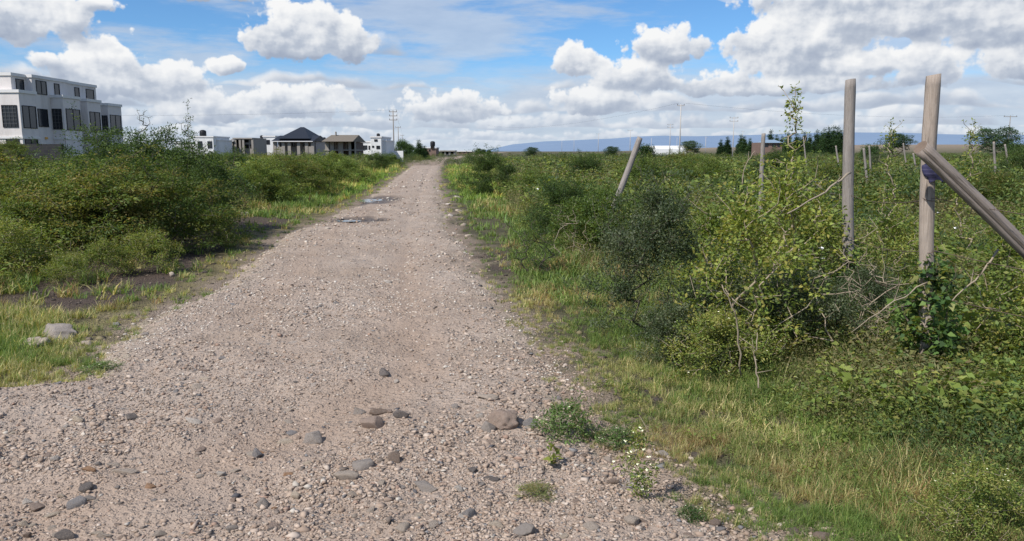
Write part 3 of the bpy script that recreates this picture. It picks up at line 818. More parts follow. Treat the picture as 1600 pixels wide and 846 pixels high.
# --- right of the road
for a in [
 ('grey1', 'dark grey-green thorn bush with bare grey twigs in the right middle', 1022, 528, .66, 1.42),
 ('grey2', 'dark grey thorn bush leaning against the right of the tall grey-green one', 1105, 546, .6, 1.25),
 ('grey2', 'grey-green thorn bush in front of the dark thorn bush, close to the grass', 1072, 572, .5),
 ('grey2', 'dark grey shrub between the two upright posts', 1262, 545, .74),
 ('grey2', 'dark grey shrub at the foot of the left upright post', 1330, 515, .6),
 ('sapling', 'small dark acacia standing alone near the right road edge', 835, 425, .8),
 ('dark2', 'dark thorn bush with pale dead stems in front', 885, 372, .64),
 ('dark2', 'bluish dark bush near the bend of the right road edge', 765, 306, .95),
 ('mid2', 'round green bush right of the bluish dark bush', 830, 318, .85),
 ('dark2', 'dark bush left of the leaning post', 915, 300, .85),
 ('mid1', 'green bush just behind the leaning post', 1005, 312, .95),
 ('dark2', 'dark round bush in the field beside the thin grey post', 1210, 296, .95),
 ('grey1', 'dark bush between the two upright posts far in the field', 1365, 288, 1.0),
 ('olive2', 'olive bush behind the left upright post', 1300, 318, .95),
 ('mid2', 'green bush low behind the tallest post', 1420, 335, .8),
 ('dark2', 'dark bush at the right frame edge behind the leaning log', 1590, 300, 1.0),
 ('olive1', 'olive bush under the leaning log at the right', 1540, 345, .8),
 ('mid1', 'green bush in the field right of the leaning post', 1100, 310, .95),
 ('mid2', 'green bush hiding the foot of the leaning post', 940, 394, .84),
 ('grey2', 'grey-green small bush right of the foot of the leaning post', 962, 392, .5),
 ('olive1', 'olive bush far out in the field below the white roofs', 1060, 285, 1.05),
]:
    pplant(*a[:2], a[2], a[3], a[4], group=SG, sz=a[5] if len(a) > 5 else None)
pplant('bare', 'clump of pale dead stems in front of a dark thorn bush', 893, 410, .72, name='dead_shrub', cat='dead shrub')
pplant('bare', 'tangle of dry stems left of the tallest post', 1395, 545, .75, name='dead_shrub', cat='dead shrub')
pplant('bare', 'dry brown stems beside the left upright post', 1300, 560, .7, name='dead_shrub', cat='dead shrub')
for a in [
 ('fresh1', 'tall leafy climber-covered shrub in front of the dark thorn bushes', 1160, 566, .88),
 ('fresh1', 'leafy green shrub between the thin grey post and the left upright post', 1222, 492, 1.0),
 ('fresh2', 'fresh green shrub just left of the left upright post', 1278, 478, .95),
 ('fresh2', 'fresh green shrub behind the dark grey-green thorn bush', 1108, 470, .9),
 ('fresh1', 'loose green shrub right of the left upright post', 1392, 470, .7),
 ('fresh2', 'leafy green shrub far right under the leaning log', 1565, 520, .85),
 ('fresh2', 'leafy shrub at the right frame edge', 1610, 590, .8),
]:
    pplant(*a[:2], a[2], a[3], a[4], name='leafy_shrub', cat='shrub', group='leafy green shrubs along the fence posts')
pplant('tall', 'tall slender weed rising above the horizon left of the upright posts', 1222, 470, 1.12, name='tall_weed', cat='weed')
pplant('tall', 'slender weed standing against the sky between the two upright posts', 1378, 420, .98, name='tall_weed', cat='weed')
pplant('tall', 'thin dark-topped weed right of the tallest post', 1500, 430, .98, name='tall_weed', cat='weed')
pplant('weedbush', 'bright green feathery weed at the foot of the tall leafy shrub', 1120, 590, .62, name='weed', cat='weed')
pplant('weedbush', 'low green weed with white flowers at the lower right corner', 1530, 840, .42, name='weed', cat='weed')
pplant('small', 'round green weed tuft growing in the gravel beside the boulder', 884, 676, .82, name='weed', cat='weed')
pplant('small', 'low green sprig right of the round weed tuft', 965, 684, .62, name='weed', cat='weed', sz=.5)
pplant('upright', 'upright weed with tiny white flowers at the gravel edge', 999, 784, .95, name='weed', cat='weed')
pplant('small', 'small green weed low on the gravel near the bottom right', 1080, 803, .36, name='weed', cat='weed', sz=.7)
pplant('seedling', 'green seedling standing alone on the gravel below the round tuft', 865, 735, .9, name='weed', cat='weed')
pplant('tuft', 'thin dry sprig on the gravel left of the upright weed', 838, 782, .5, name='weed', cat='weed', sz=.5)
pplant('small', 'flat green tuft on the left road edge near the straw grass', 160, 580, .62, name='weed', cat='weed', sz=.4)

# ------------------------------------------------------------------ grass and weeds as ground cover (nobody could count these)
def scatter(n, seed, y0, y1, side=None, p=1.0):
    """ground points spread about evenly over the picture, a little wider than the frame"""
    r = np.random.RandomState(seed)
    y = np.exp(r.uniform(math.log(y0), math.log(y1), n) * 1.0)
    x = r.uniform(-.80, .80, n) * y + r.uniform(-.6, .6, n)
    return x, y, r

def emit(protos_, x, y, z, s, rot, pick, tint, r):
    """copies of small arrays (V,F,C) placed by numpy into one array"""
    Vs, Fs, Cs, o = [], [], [], 0
    for k, (V0, F0, C0) in enumerate(protos_):
        i = np.nonzero(pick == k)[0]
        if not len(i): continue
        ca, sa = np.cos(rot[i])[:, None], np.sin(rot[i])[:, None]
        sx = s[i][:, None]
        P = np.empty((len(i), len(V0), 3), np.float32)
        P[:, :, 0] = (V0[:, 0] * ca - V0[:, 1] * sa) * sx + x[i][:, None]
        P[:, :, 1] = (V0[:, 0] * sa + V0[:, 1] * ca) * sx + y[i][:, None]
        P[:, :, 2] = V0[:, 2] * sx + z[i][:, None]
        C = C0[None] * tint[i][:, None, :]
        Vs.append(P.reshape(-1, 3)); Cs.append(C.reshape(-1, 3))
        Fs.append((F0[None] + (np.arange(len(i)) * len(V0))[:, None, None]).reshape(-1, F0.shape[1]) + o)
        o += P.shape[0] * P.shape[1]
    return np.concatenate(Vs), np.concatenate(Fs), np.concatenate(Cs)

def tuft_proto(seed, n=26, h=.14, sp=.07, w=.0045, pal=None):
    r = np.random.RandomState(seed)
    a = r.uniform(0, 6.28, n); q = np.sqrt(r.uniform(0, 1, n)) * sp
    b = np.stack([np.cos(a) * q, np.sin(a) * q, np.full(n, -.01)], 1)
    lean = r.uniform(0, 6.28, n); amt = r.uniform(.15, 1.0, n)
    d = np.stack([np.cos(lean) * amt, np.sin(lean) * amt, np.ones(n)], 1); d /= np.linalg.norm(d, axis=1, keepdims=True)
    L = h * r.uniform(.45, 1.25, n)
    s = np.stack([-np.sin(lean + r.normal(size=n) * .8), np.cos(lean), np.zeros(n)], 1)
    m = b + d * (L * .55)[:, None]
    d2 = d + np.stack([np.cos(lean) * .7, np.sin(lean) * .7, np.full(n, -.45)], 1) * amt[:, None]
    t = m + d2 * (L * .5)[:, None]
    wv = s * w
    V = np.stack([b - wv, b + wv, m + wv * .8, t, m - wv * .8], 1).reshape(-1, 3)
    o = np.arange(n)[:, None] * 5
    F = np.concatenate([np.concatenate(q, 1) for q in ((o, o + 1, o + 2), (o, o + 2, o + 4), (o + 4, o + 2, o + 3))])
    pal = np.array(pal); c = pal[r.randint(0, len(pal), n)] * r.uniform(.75, 1.25, (n, 1))
    return V, F, np.repeat(c, 5, 0)

def herb_proto(seed, n=60, h=.22, Rr=.13, L=.03, W=.013, pal=G_WEED, fl=5):
    r = np.random.RandomState(seed)
    a = r.uniform(0, 6.28, n); q = np.sqrt(r.uniform(0, 1, n))
    z = h * r.uniform(.05, 1, n) ** .8
    P = np.stack([np.cos(a) * q * Rr * (.5 + .6 * z / h), np.sin(a) * q * Rr * (.5 + .6 * z / h), z], 1)
    D = np.stack([np.cos(a), np.sin(a), np.full(n, .35)], 1) + r.normal(size=(n, 3)) * .5
    pal = np.array(pal); c = pal[r.randint(0, len(pal), n)] * r.uniform(.72, 1.25, (n, 1))
    s = r.uniform(.6, 1.3, n)
    V, F, C = leaves(P, D, L * s, W * s, c, r)
    k = 5   # thin stems
    b = np.stack([r.normal(size=k) * .02, r.normal(size=k) * .02, np.zeros(k)], 1)
    D = np.stack([r.normal(size=k) * .3, r.normal(size=k) * .3, np.ones(k)], 1)
    v, f, c2 = leaves(b, D, h * .95, .006, np.repeat([[.12, .12, .05]], k, 0), r, 0)
    F = np.concatenate([F, f + len(V)]); V = np.concatenate([V, v]); C = np.concatenate([C, c2])
    if fl:
        p = P[np.argsort(-P[:, 2])[:fl * 3:3]] + np.array([0, 0, .02])
        for q in range(2):
            v, f, c2 = leaves(p, np.array([[math.cos(q * 3.1), math.sin(q * 3.1), .5]]) + r.normal(size=(len(p), 3)) * .2, .011, .010, np.repeat([[.70, .70, .56]], len(p), 0), r)
            F = np.concatenate([F, f + len(V)]); V = np.concatenate([V, v]); C = np.concatenate([C, c2])
    return V, F, C

def make_cover():
    gp_ = [(.108, .155, .036), (.090, .142, .034), (.135, .168, .046), (.068, .115, .028)]
    dry = [(.26, .225, .10), (.33, .28, .14), (.21, .195, .08), (.15, .17, .05)]
    rus = [(.20, .12, .06), (.17, .115, .055), (.22, .16, .075)]
    def tufts(o, nb, w):
        return [tuft_proto(o + k, nb, .12, .075, w, gp_) for k in range(4)] + [tuft_proto(o + k + 9, nb, .12, .075, w, dry + gp_[:1]) for k in range(3)] + [tuft_proto(o + 33, nb + 6, .14, .08, w * .8, rus + dry)]
    T = tufts(0, 44, .0026) + tufts(100, 18, .0062) + [tuft_proto(200, 16, .34, .05, .0019, dry), tuft_proto(201, 14, .30, .05, .0020, dry + gp_)]
    x, y, r = scatter(56000, 3, 2.3, 95)
    d = off(x, y); n1 = fbm(x * .9, y * .9, 81); n2 = fbm(x * 3, y * 3, 82); rt = x > 0
    lft = ~rt
    keep = d > (-.10 + .5 * (n2 - .5))
    dirt = lft & (d > .75) & (d < 2.3 + .9 * (n1 - .5)) & (y > 7.6) & (y < 19)
    keep &= ~(dirt & (r.uniform(size=len(x)) < .9))
    keep &= ~(lft & (d < .7) & (y > 6.5) & (r.uniform(size=len(x)) < .68))
    keep &= ~(rt & (n1 * .6 + n2 * .4 > .63) & (r.uniform(size=len(x)) < .8))
    keep &= ~((d < .15) & (lft | (y < 6)) & (r.uniform(size=len(x)) < .5))
    keep |= rt & (y > 7) & (d > -.05 + .4 * (n2 - .5)) & (d < 1.2) & (r.uniform(size=len(x)) < .8)
    keep &= ~((y > 88) & (np.abs(d) < 0))
    x, y, d, n1, n2, rt = [q[keep] for q in (x, y, d, n1, n2, rt)]
    n = len(x)
    dryness = fbm(x * .7 + 4, y * .7, 83) + .25 * np.exp(-np.maximum(d, 0) / .5) + .12 * (rt & (y < 6.5) & (d < 1.2)) + np.where((~rt) & (y < 5.8), .35, 0)
    pick = np.where(dryness + r.normal(size=n) * .09 > .70, 4 + r.randint(0, 3, n), r.randint(0, 4, n))
    pick = np.where((fbm(x * 1.1, y * 1.1, 84) > .60) & (d > .2) & (r.uniform(size=n) < .35), 7, pick)
    rx, ry = gp(1040, 690); pick = np.where((np.hypot((x - rx) / .34, (y - ry) / .25) < 1) & (r.uniform(size=n) < .75), 7, pick)
    pick = np.where(y > 8.5 + r.normal(size=n), pick + 8, pick)
    pick = np.where((r.uniform(size=n) < .018) & (d > .35), 16 + r.randint(0, 2, n), pick)
    s = (.45 + .75 * sstep(0, 1.4, d) * (.6 + .8 * n2)) * r.uniform(.7, 1.3, n)
    s = s * np.clip(y / 14, 1, 3.2) ** .7 * np.where(rt & (y < 8), .64, 1.)
    lime = (x < 0) & (y > 26) & (d < 6)
    tint = r.uniform(.78, 1.2, (n, 1)) * np.where(lime[:, None], np.array([[1.25, 1.3, 1.0]]), 1.) * (.8 + .5 * fbm(x * 2, y * 2, 85)[:, None])
    V, F, C = emit(T, x, y, surf(x, y), s, r.uniform(0, 6.28, n), pick, tint, r)
    tag(link('grass', mk('grass', V, [F], C, M_GRASS)), 'green and straw coloured grass covering both verges of the road', 'grass', kind='stuff')
    # leafy weeds
    Hh = [herb_proto(k + 50, 64, .22, .14, .032, .012, G_WEED, 0) for k in range(4)] + \
         [herb_proto(60, 46, .24, .13, .045, .026, G_FRESH, 0), herb_proto(61, 26, .26, .14, .075, .045, G_FRESH, 0)] + \
         [herb_proto(k + 70, 60, .25, .14, .028, .009, [(.075, .085, .032), (.10, .095, .042), (.14, .115, .055)], 0) for k in range(2)] + \
         [herb_proto(k + 80, 64, .24, .15, .030, .010, G_DARK + G_MID[:2], 0) for k in range(2)]
    x, y, r = scatter(30000, 4, 2.4, 105)
    d = off(x, y); n1 = fbm(x * .55, y * .55, 86); n2 = fbm(x * 2.4, y * 2.4, 87); rt = x > 0; n = len(x)
    dens = np.where(rt, sstep(.0, 1.3, d + 1.1 * (n2 - .5)), sstep(1.3, 2.2, d + .7 * (n2 - .5) - .6 * (y > 7.5)))
    dens *= np.where(rt & (y < 7), .45 + .55 * sstep(.42, .56, n2), 1.)
    dens = np.where((y > 84) & (np.abs(x + 6) < 12), 1, dens)
    keep = r.uniform(size=n) < dens
    keep &= ~((~rt) & (y > 26) & (d < 3.5) & (r.uniform(size=n) < .8))
    x, y, d, n1, n2, rt = [q[keep] for q in (x, y, d, n1, n2, rt)]; n = len(x)
    kind = fbm(x * .8, y * .8, 88) + r.normal(size=n) * .07
    pick = np.select([kind < .40, kind < .50, kind < .60], [r.randint(8, 10, n), r.randint(0, 4, n), np.where(r.uniform(size=n) < .5, r.randint(4, 6, n), r.randint(0, 4, n))], r.randint(6, 8, n))
    s = (.30 + 1.1 * sstep(.6, 3.2, d) * (.55 + .9 * n1)) * r.uniform(.7, 1.35, n) * np.clip(y / 9, 1, 3.6) ** .75
    s = np.minimum(s, np.where(rt & (y < 5.5), .85 + .4 * (x > 2.2), 9))
    tint = r.uniform(.78, 1.2, (n, 1)) * (.75 + .6 * fbm(x * 1.2, y * 1.2, 89)[:, None])
    V, F, C = emit(Hh, x, y, surf(x, y) - .02, s, r.uniform(0, 6.28, n), pick, tint, r)
    tag(link('weeds', mk('weeds', V, [F], C, M_GRASS)), 'mixed low leafy weeds covering the verges and the open field', 'weeds', kind='stuff')
    # the far scrub that reads as one mass
    Bb = []
    for k, pal in enumerate((G_DARK, G_OLIVE, G_MID, G_MID, G_GREY, G_OLIVE)):
        r2 = np.random.RandomState(k + 300)
        p = crown_points(r2, 46, 'dome', .95, 1.05, .08)
        i = np.repeat(np.arange(46), 9); o = r2.normal(size=(len(i), 3)) * np.array([.13, .13, .06])
        pal = np.array(pal)
        V, F, C = leaves(p[i] + o, o * 3 + r2.normal(size=(len(i), 3)) * .6 + [0, 0, .2], r2.uniform(.07, .15, len(i)), r2.uniform(.03, .055, len(i)), pal[r2.randint(0, len(pal), len(i))] * r2.uniform(.7, 1.3, (len(i), 1)), r2)
        Bb.append((V, F, C))
    r = np.random.RandomState(77); N = 3800
    y = np.exp(r.uniform(math.log(17), math.log(420), N)); x = r.uniform(-.82, .82, N) * y
    d = off(x, np.minimum(y, 100)); rt = x > 0
    keep = np.where(rt, d > 2.2 + .02 * y, d > 4.5) | (y > 92)
    keep &= ~((x < 0) & (y > 24) & (y < 70) & (d < 7))
    keep &= ~((x < 0) & (y < 22)) & ~((x < -.53 * y) & (y < 60))
    keep &= (fbm(x / 7, y / 7, 90) + r.normal(size=N) * .05 > .46) | (y > 60)
    x, y = x[keep], y[keep]; n = len(x)
    s = r.uniform(.55, 1.2, n) * np.where(y > 60, 1.05, .88)
    s = np.where((y > 84) & (x > -16) & (x < 4), s * .75, s)
    V, F, C = emit(Bb, x, y, H(x, y) * (y < 60) - .04, s, r.uniform(0, 6.28, n), r.randint(0, 6, n), r.uniform(.8, 1.2, (n, 1)), r)
    tag(link('far_scrub', mk('far_scrub', V, [F], C, M_GRASS)), 'low thorn scrub spreading over the plain to the horizon', 'scrub', kind='stuff')
make_cover()

# white flowers dotted over the field bindweed, one mass
def make_flowers():
    x, y, r = scatter(420, 9, 5, 40)
    d = off(x, y); k = (x > 0) & (d > 2.2); x, y = x[k], y[k]; n = len(x)
    k = r.choice(n, min(n, 34), replace=False); x, y = x[k], y[k]; n = len(x)
    z = surf(x, y) + r.uniform(.45, .95, n); V, F = [], []
    P = np.stack([x, y, z], 1); Vs, Fs, o = [], [], 0
    for q in range(5):
        a = q * 1.2566
        v, f, c = leaves(P, np.array([[math.cos(a), math.sin(a) - .3, .5]]) + r.normal(size=(n, 3)) * .1, np.clip(y * .0022, .028, .05), np.clip(y * .0022, .028, .05), np.ones((n, 3)), r, .1)
        Vs.append(v); Fs.append(f + o); o += len(v)
    tag(link('flowers', mk('flowers', np.concatenate(Vs), [np.concatenate(Fs)], None, plain('white_petal', (.8, .8, .76)))), 'scattered white bindweed flowers over the green field', 'flowers', kind='stuff')
make_flowers()

# ------------------------------------------------------------------ fence posts
def wood_mat(name, light, dark, crack=.6):
    m, t, b = material(name)
    co = t.coord('Object')
    st = t.vm('MULTIPLY', co, (1, 1, .06))
    g = t.noise(st, 120, 6, .7); g2 = t.noise(t.vm('MULTIPLY', co, (1, 1, .09)), 42, 5, .65); bl = t.noise(co, 5, 4, .6)
    c = t.mix(t.mr(g, .3, .7), dark, light)
    c = t.mix(t.mr(g2, .56, .68, 0, crack), c, [q * .34 for q in dark])
    c = t.mix(t.mr(bl, .45, .75, 0, .45), c, (.17, .15, .135))
    kn = t.voro(t.vm('MULTIPLY', co, (1, 1, .35)), 7, out='Distance')
    c = t.mix(t.mr(kn, .16, .05, 0, .5), c, [q * .4 for q in dark])
    t.put(b.inputs['Base Color'], c)
    t.put(b.inputs['Normal'], t.bump(t.m('ADD', g, t.m('MULTIPLY', g2, 1.3)), .7, .006))
    return m
M_POST = wood_mat('weathered_wood', (.46, .385, .32), (.27, .215, .175), .8)
M_POSTG = wood_mat('grey_weathered_wood', (.36, .325, .295), (.21, .18, .16), .6)
M_LOG = wood_mat('dark_weathered_wood', (.36, .30, .26), (.19, .155, .13), .85)
M_END = plain('sawn_end_grain', (.30, .215, .15), .35, 40)

def post_mesh(name, p0, p1, r0, r1, seed, mat, endmat=None, n=22, rings=34, bow=.02, split=False):
    r = np.random.RandomState(seed)
    p0, p1 = Vector(p0), Vector(p1); L = (p1 - p0).length
    V, F = [], []
    ph = r.uniform(0, 6.28, 4)
    for i in range(rings):
        f = i / (rings - 1); rad = r0 + (r1 - r0) * f
        bx, by = bow * math.sin(f * 3.1 + ph[0]), bow * math.sin(f * 4.3 + ph[1])
        for k in range(n):
            a = 2 * math.pi * k / n
            q = rad * (1 + .035 * math.sin(2 * a + ph[2] + f * 2) + .08 * (float(vnoise(a * 2.2, f * L * 7, seed)) - .5) + .06 * (float(vnoise(a * 5, f * L * 2.2, seed + 2)) - .5))
            if split and f > .25: 
                w = math.exp(-((a - 4.3) / .13) ** 2); q *= 1 - .45 * w * min(1, (f - .25) / .2)
            if i == rings - 1: q *= .96
            V.append((bx + q * math.cos(a), by + q * math.sin(a), f * L + (.006 * math.sin(a + ph[3]) if i == rings - 1 else 0)))
    for i in range(rings - 1):
        for k in range(n):
            k2 = (k + 1) % n
            F.append((i * n + k, i * n + k2, (i + 1) * n + k2, (i + 1) * n + k))
    me = bpy.data.meshes.new(name); me.from_pydata(V, [], F + [tuple((rings - 1) * n + k for k in range(n)), tuple(range(n))[::-1]]); me.update()
    for p in me.polygons: p.use_smooth = len(p.vertices) == 4
    me.materials.append(mat); me.materials.append(endmat or M_END)
    me.polygons[-2].material_index = 1; me.polygons[-1].material_index = 1
    o = link(name, me, None, p0)
    o.rotation_mode = 'QUATERNION'; o.rotation_quaternion = Vector((0, 0, 1)).rotation_difference((p1 - p0).normalized())
    return o

def upright(label, pxb, pxt, pyt, Y, rb, rt, seed, mat, name='fence_post', group='wooden fence posts'):
    xb = at(pxb, 423, Y)[0]; top = at(pxt, pyt, Y)
    o = post_mesh(name, (xb, Y, h1(xb, Y) - .12), top, rb, rt, seed, mat)
    return tag(o, label, 'fence post', group)

X3, Y3 = at(1462, 423, 5.3)[0], 5.3
upright('tallest thick round post with a dark cloth tied round it', 1459, 1463, 117, 5.3, .047, .045, 1, M_POST)
upright('upright grey round post standing left of the thickest post', 1334, 1329, 125, 7.7, .057, .052, 2, M_POSTG)
upright('thin grey post half hidden by green shrubs in the right field', 1187, 1193, 209, 15, .043, .038, 3, M_POSTG)
upright('grey post leaning far over to the right in the middle field', 930, 1000, 215, 14, .052, .049, 4, M_POSTG)
for i, (px, py, Y, lab) in enumerate([
    (1357, 228, 30, 'thin far post just right of the grey upright post'), (1350, 232, 24, 'thin bent far stake close to the grey upright post'),
    (1412, 224, 40, 'thin far post midway between the two big posts'), (1426, 240, 34, 'short far stake close left of the leaning log'),
    (1553, 222, 26, 'thin far post left of the umbrella tree at the right'), (1569, 226, 32, 'thin far post before the umbrella tree at the right'),
    (1256, 214, 44, 'thin pale far post before the row of conifers'), (1307, 228, 36, 'thin far stake left of the grey upright post')]):
    upright(lab, px + (-1, 2, -2, 1)[i % 4], px, py, Y, .04, .035, 10 + i, M_POSTG, group='thin far fence posts in the right field')

# the log propped against the tallest post
top = Vector(at(1437, 231, 5.06)); low = Vector(at(1640, 430, 5.18))
low = low + (low - top).normalized() * .75
lg = post_mesh('leaning_log', low, top, .050, .048, 6, M_LOG, plain('dark_end_grain', (.17, .125, .095), .4, 35), n=26, split=True, bow=.008)
tag(lg, 'thick dark cracked log propped slanting against the tallest post', 'log')

# dark cloth tied round the post
def cloth():
    n, rings = 40, 14; V, F = [], []
    zb, zt = at(1462, 283, 5.3)[2], at(1462, 247, 5.3)[2]
    for i in range(rings):
        f = i / (rings - 1); z = zb + (zt - zb) * f
        for k in range(n):
            a = 2 * math.pi * k / n
            q = .051 + .020 * math.sin(math.pi * f) * (.6 + .5 * math.sin(a * 2 + 1)) + .006 * math.sin(a * 7 + f * 9) + .012 * max(0, math.cos(a - 3.3)) * (f > .2)
            V.append((q * math.cos(a), q * math.sin(a), z + .010 * math.sin(a * 3) * (i in (0, rings - 1))))
    for i in range(rings - 1):
        for k in range(n): F.append((i * n + k, i * n + (k + 1) % n, (i + 1) * n + (k + 1) % n, (i + 1) * n + k))
    me = bpy.data.meshes.new('cloth'); me.from_pydata(V, [], F); me.update()
    for p in me.polygons: p.use_smooth = True
    m, t, b = material('indigo_cloth'); co = t.coord('Object')
    c1 = t.m('GREATER_THAN', t.m('SINE', t.m('MULTIPLY', t.sep(co)[2], 260)), .82)
    c = t.mix(t.noise(co, 18, 3, .6), (.018, .020, .05), (.06, .055, .12)); c = t.mix(t.m('MULTIPLY', c1, .3), c, (.16, .15, .24))
    t.put(b.inputs['Base Color'], c); b.inputs['Roughness'].default_value = .9
    me.materials.append(m)
    c0 = at(1461, 265, 5.3)[0]
    tag(link('cloth', me, None, (c0, 5.3, 0)), 'dark blue patterned cloth wrapped round the tallest post under the log', 'cloth')
cloth()

# barbed wire
M_WIRE = plain('rusty_wire', (.13, .09, .07), .3, 30, .6)
def wire(name, label, pts, rad=.0022, sag=.05, barbs=True, cat='wire', mat=None, n=14, group=None):
    mb = MB(); P = []
    for a, b in zip(pts[:-1], pts[1:]):
        a, b = Vector(a), Vector(b)
        for k in range(n):
            f = k / n; p = a.lerp(b, f); p.z -= sag * 4 * f * (1 - f); P.append(p)
    P.append(Vector(pts[-1])); mb.tube(P, rad, 4)
    if barbs:
        rr = random.Random(3)
        for a, b in zip(P[:-1], P[1:]):
            L = (b - a).length
            for q in range(max(1, int(L / .16))):
                c = a.lerp(b, rr.random()); d = Vector((rr.uniform(-1, 1), rr.uniform(-1, 1), rr.uniform(-1, 1))).normalized() * .018
                mb.tube([c - d, c + d], .0014, 3, False)
    return tag(mb.build(name, mat or M_WIRE), label, cat, group)
p3 = lambda py: Vector((at(1460, py, 5.24)[0], 5.24, at(1460, py, 5.24)[2]))
p2 = lambda py: Vector((at(1331, py, 7.63)[0], 7.63, at(1331, py, 7.63)[2]))
p1 = lambda z: Vector((at(1190, 423, 14.94)[0], 14.94, z))
for (a, b, z, lab) in [(310, 306, 1.1, 'topmost slack wire strung between the fence posts'), (392, 372, .65, 'middle rusty wire strung between the fence posts'), (462, 420, .3, 'lowest rusty wire strung between the fence posts')]:
    q = p3(a)
    wire('fence_wire', lab, [q + Vector((1.6, -1.1, -.18)), q, p2(b), p1(z)], group='fence wires')
def wraps():
    for i, py in enumerate((310, 392, 430)):
        mb = MB(); c = p3(py)
        mb.tube([(c.x + .0 + .0495 * math.cos(a * .4), 5.3 + .0495 * math.sin(a * .4), c.z + .02 * math.sin(a * .4 + i)) for a in range(17)], .0024, 4)
        tag(mb.build('wire_loop', M_WIRE), ('upper', 'middle', 'lower')[i] + ' loop of rusty wire tied round the tallest post', 'wire loop')
wraps()

# dead canes and branches lying in the growth
def cane(label, pts, rad=.008, name='dead_branch'):
    rr = random.Random(hash(label) % 1000 if False else len(label)); P = []
    for a, b in zip(pts[:-1], pts[1:]):
        a, b = Vector(a), Vector(b)
        for k in range(5): P.append(a.lerp(b, k / 5) + Vector((rr.uniform(-1, 1), rr.uniform(-1, 1), rr.uniform(-1, 1))) * .012)
    P.append(Vector(pts[-1]))
    mb = MB(); mb.tube(P, [rad * (1 - .6 * i / len(P)) for i in range(len(P))], 6)
    for k in range(3):
        i = 3 + k * 2
        if i < len(P): mb.tube([P[i], P[i] + Vector((rr.uniform(-.1, .1), rr.uniform(-.1, .1), rr.uniform(.02, .16)))], [rad * .5, rad * .2], 4)
    tag(mb.build(name, M_TWIG, smooth=True), label, 'branch')
cane('long pale dry cane slanting down to the left from the left upright post', [at(1330, 268, 7.3), at(1290, 300, 7.0), at(1230, 334, 6.7)], .011)
cane('pale dry cane slanting in the weeds right of the tallest post', [at(1560, 392, 5.3), at(1530, 430, 5.2), at(1488, 470, 5.1)], .008)
cane('pale bare cane rising from the grass by the dark thorn bush', [at(1160, 590, 5.25), at(1150, 500, 5.2), at(1128, 445, 5.2)], .007)
cane('thin bent branch reaching from the tall post base down to the left', [at(1452, 440, 5.2), at(1400, 470, 5.1), at(1330, 520, 5.1)], .005)
cane('short forked dead stick standing in the grass below the leafy shrub', [at(1188, 610, 4.9), at(1180, 560, 4.95), at(1183, 520, 5.0)], .006)
cane('thin dry cane curving beside the thin grey post', [at(1160, 290, 13), at(1163, 262, 13), at(1180, 236, 13)], .011)

# vines on the posts
for (lab, px, Y, s, sz) in [
    ('dark leafy vine thick around the foot of the tallest post', 1456, 5.27, .80, 1.05),
    ('leafy vine climbing the lower left upright post', 1328, 7.68, .55, 1.1)]:
    x = at(px, 423, Y)[0]
    plant('vine', lab, 'vine', 'vine', x, Y, s, sz=sz)

# ------------------------------------------------------------------ buildings
M_WALLP = plain('pinkish_white_plaster', (.72, .67, .64), .05, 2, .9, .05, dirt=(.42, .38, .35))
M_TRIM = plain('white_trim', (.74, .72, .70), .04, 3)
M_WHITE = plain('white_paint', (.74, .74, .73), .05, 2, dirt=(.52, .5, .47))
M_CONC = plain('raw_concrete', (.30, .275, .245), .2, 2.5, dirt=(.18, .16, .14))
M_BRICK = plain('dark_stone_blocks', (.05, .05, .056), .35, 3)
M_RED = plain('reddish_block', (.20, .135, .11), .2, 2)
M_ROOFD = plain('dark_slate_roof', (.020, .024, .034), .25, 6, .6)
M_ROOFT = plain('rough_grey_brown_roof', (.175, .15, .12), .3, 5)
M_ROOFB = plain('bluish_sheet_roof', (.22, .30, .38), .1, 3, .5)
M_GLASS, _t, _b = material('window_glass'); _t.put(_b.inputs['Base Color'], _t.mix(_t.noise(_t.coord(), 1.5), (.012, .014, .018), (.035, .04, .048))); _b.inputs['Roughness'].default_value = .12; _b.inputs['Specular IOR Level'].default_value = .5
M_FRAME = plain('black_metal', (.02, .02, .022), .2, 5, .5)
M_TANK = plain('black_plastic_tank', (.018, .018, .02), .2, 4, .55)
M_DARK = plain('dark_interior', (.014, .012, .011), .3, 1)  # near-black colour stands in for interior shade; also used on the tank stand

def window(parent, face, a0, a1, z0, z1, p, grille=0, fm=None, name='window'):
    """face 'x' looks along +X at x=p, face 'y' looks along -Y at y=p; a0..a1 along the wall"""
    fm = fm or M_FRAME; w = .07
    def bx(mb, u0, u1, v0, v1, d0, d1):
        if face == 'y': mb.box(u0, u1, p - d1, p - d0, v0, v1)
        else: mb.box(p + d0, p + d1, u0, u1, v0, v1)
    f = MB()
    bx(f, a0, a1, z0, z0 + w, .003, .06); bx(f, a0, a1, z1 - w, z1, .003, .06)
    bx(f, a0, a0 + w, z0 + w, z1 - w, .003, .06); bx(f, a1 - w, a1, z0 + w, z1 - w, .003, .06)
    n = max(1, round((a1 - a0) / 1.1))
    for k in range(1, n):
        q = a0 + (a1 - a0) * k / n; bx(f, q - .03, q + .03, z0 + w, z1 - w, .003, .055)
    fr = f.build(name, fm, parent)
    g = MB(); bx(g, a0 + w, a1 - w, z0 + w, z1 - w, .003, .02); g.build('pane', M_GLASS, fr)
    if grille:
        q = MB(); m = max(3, int((a1 - a0) / .28))
        for k in range(1, m): c = a0 + (a1 - a0) * k / m; bx(q, c - .012, c + .012, z0 + w, z1 - w, .062, .085)
        m = max(3, int((z1 - z0) / .32))
        for k in range(1, m): c = z0 + (z1 - z0) * k / m; bx(q, a0 + w, a1 - w, c - .012, c + .012, .087, .108)
        q.build('grille', plain_grille, fr)
    return fr
plain_grille = plain('grey_grille', (.13, .13, .13), .1, 4, .5)

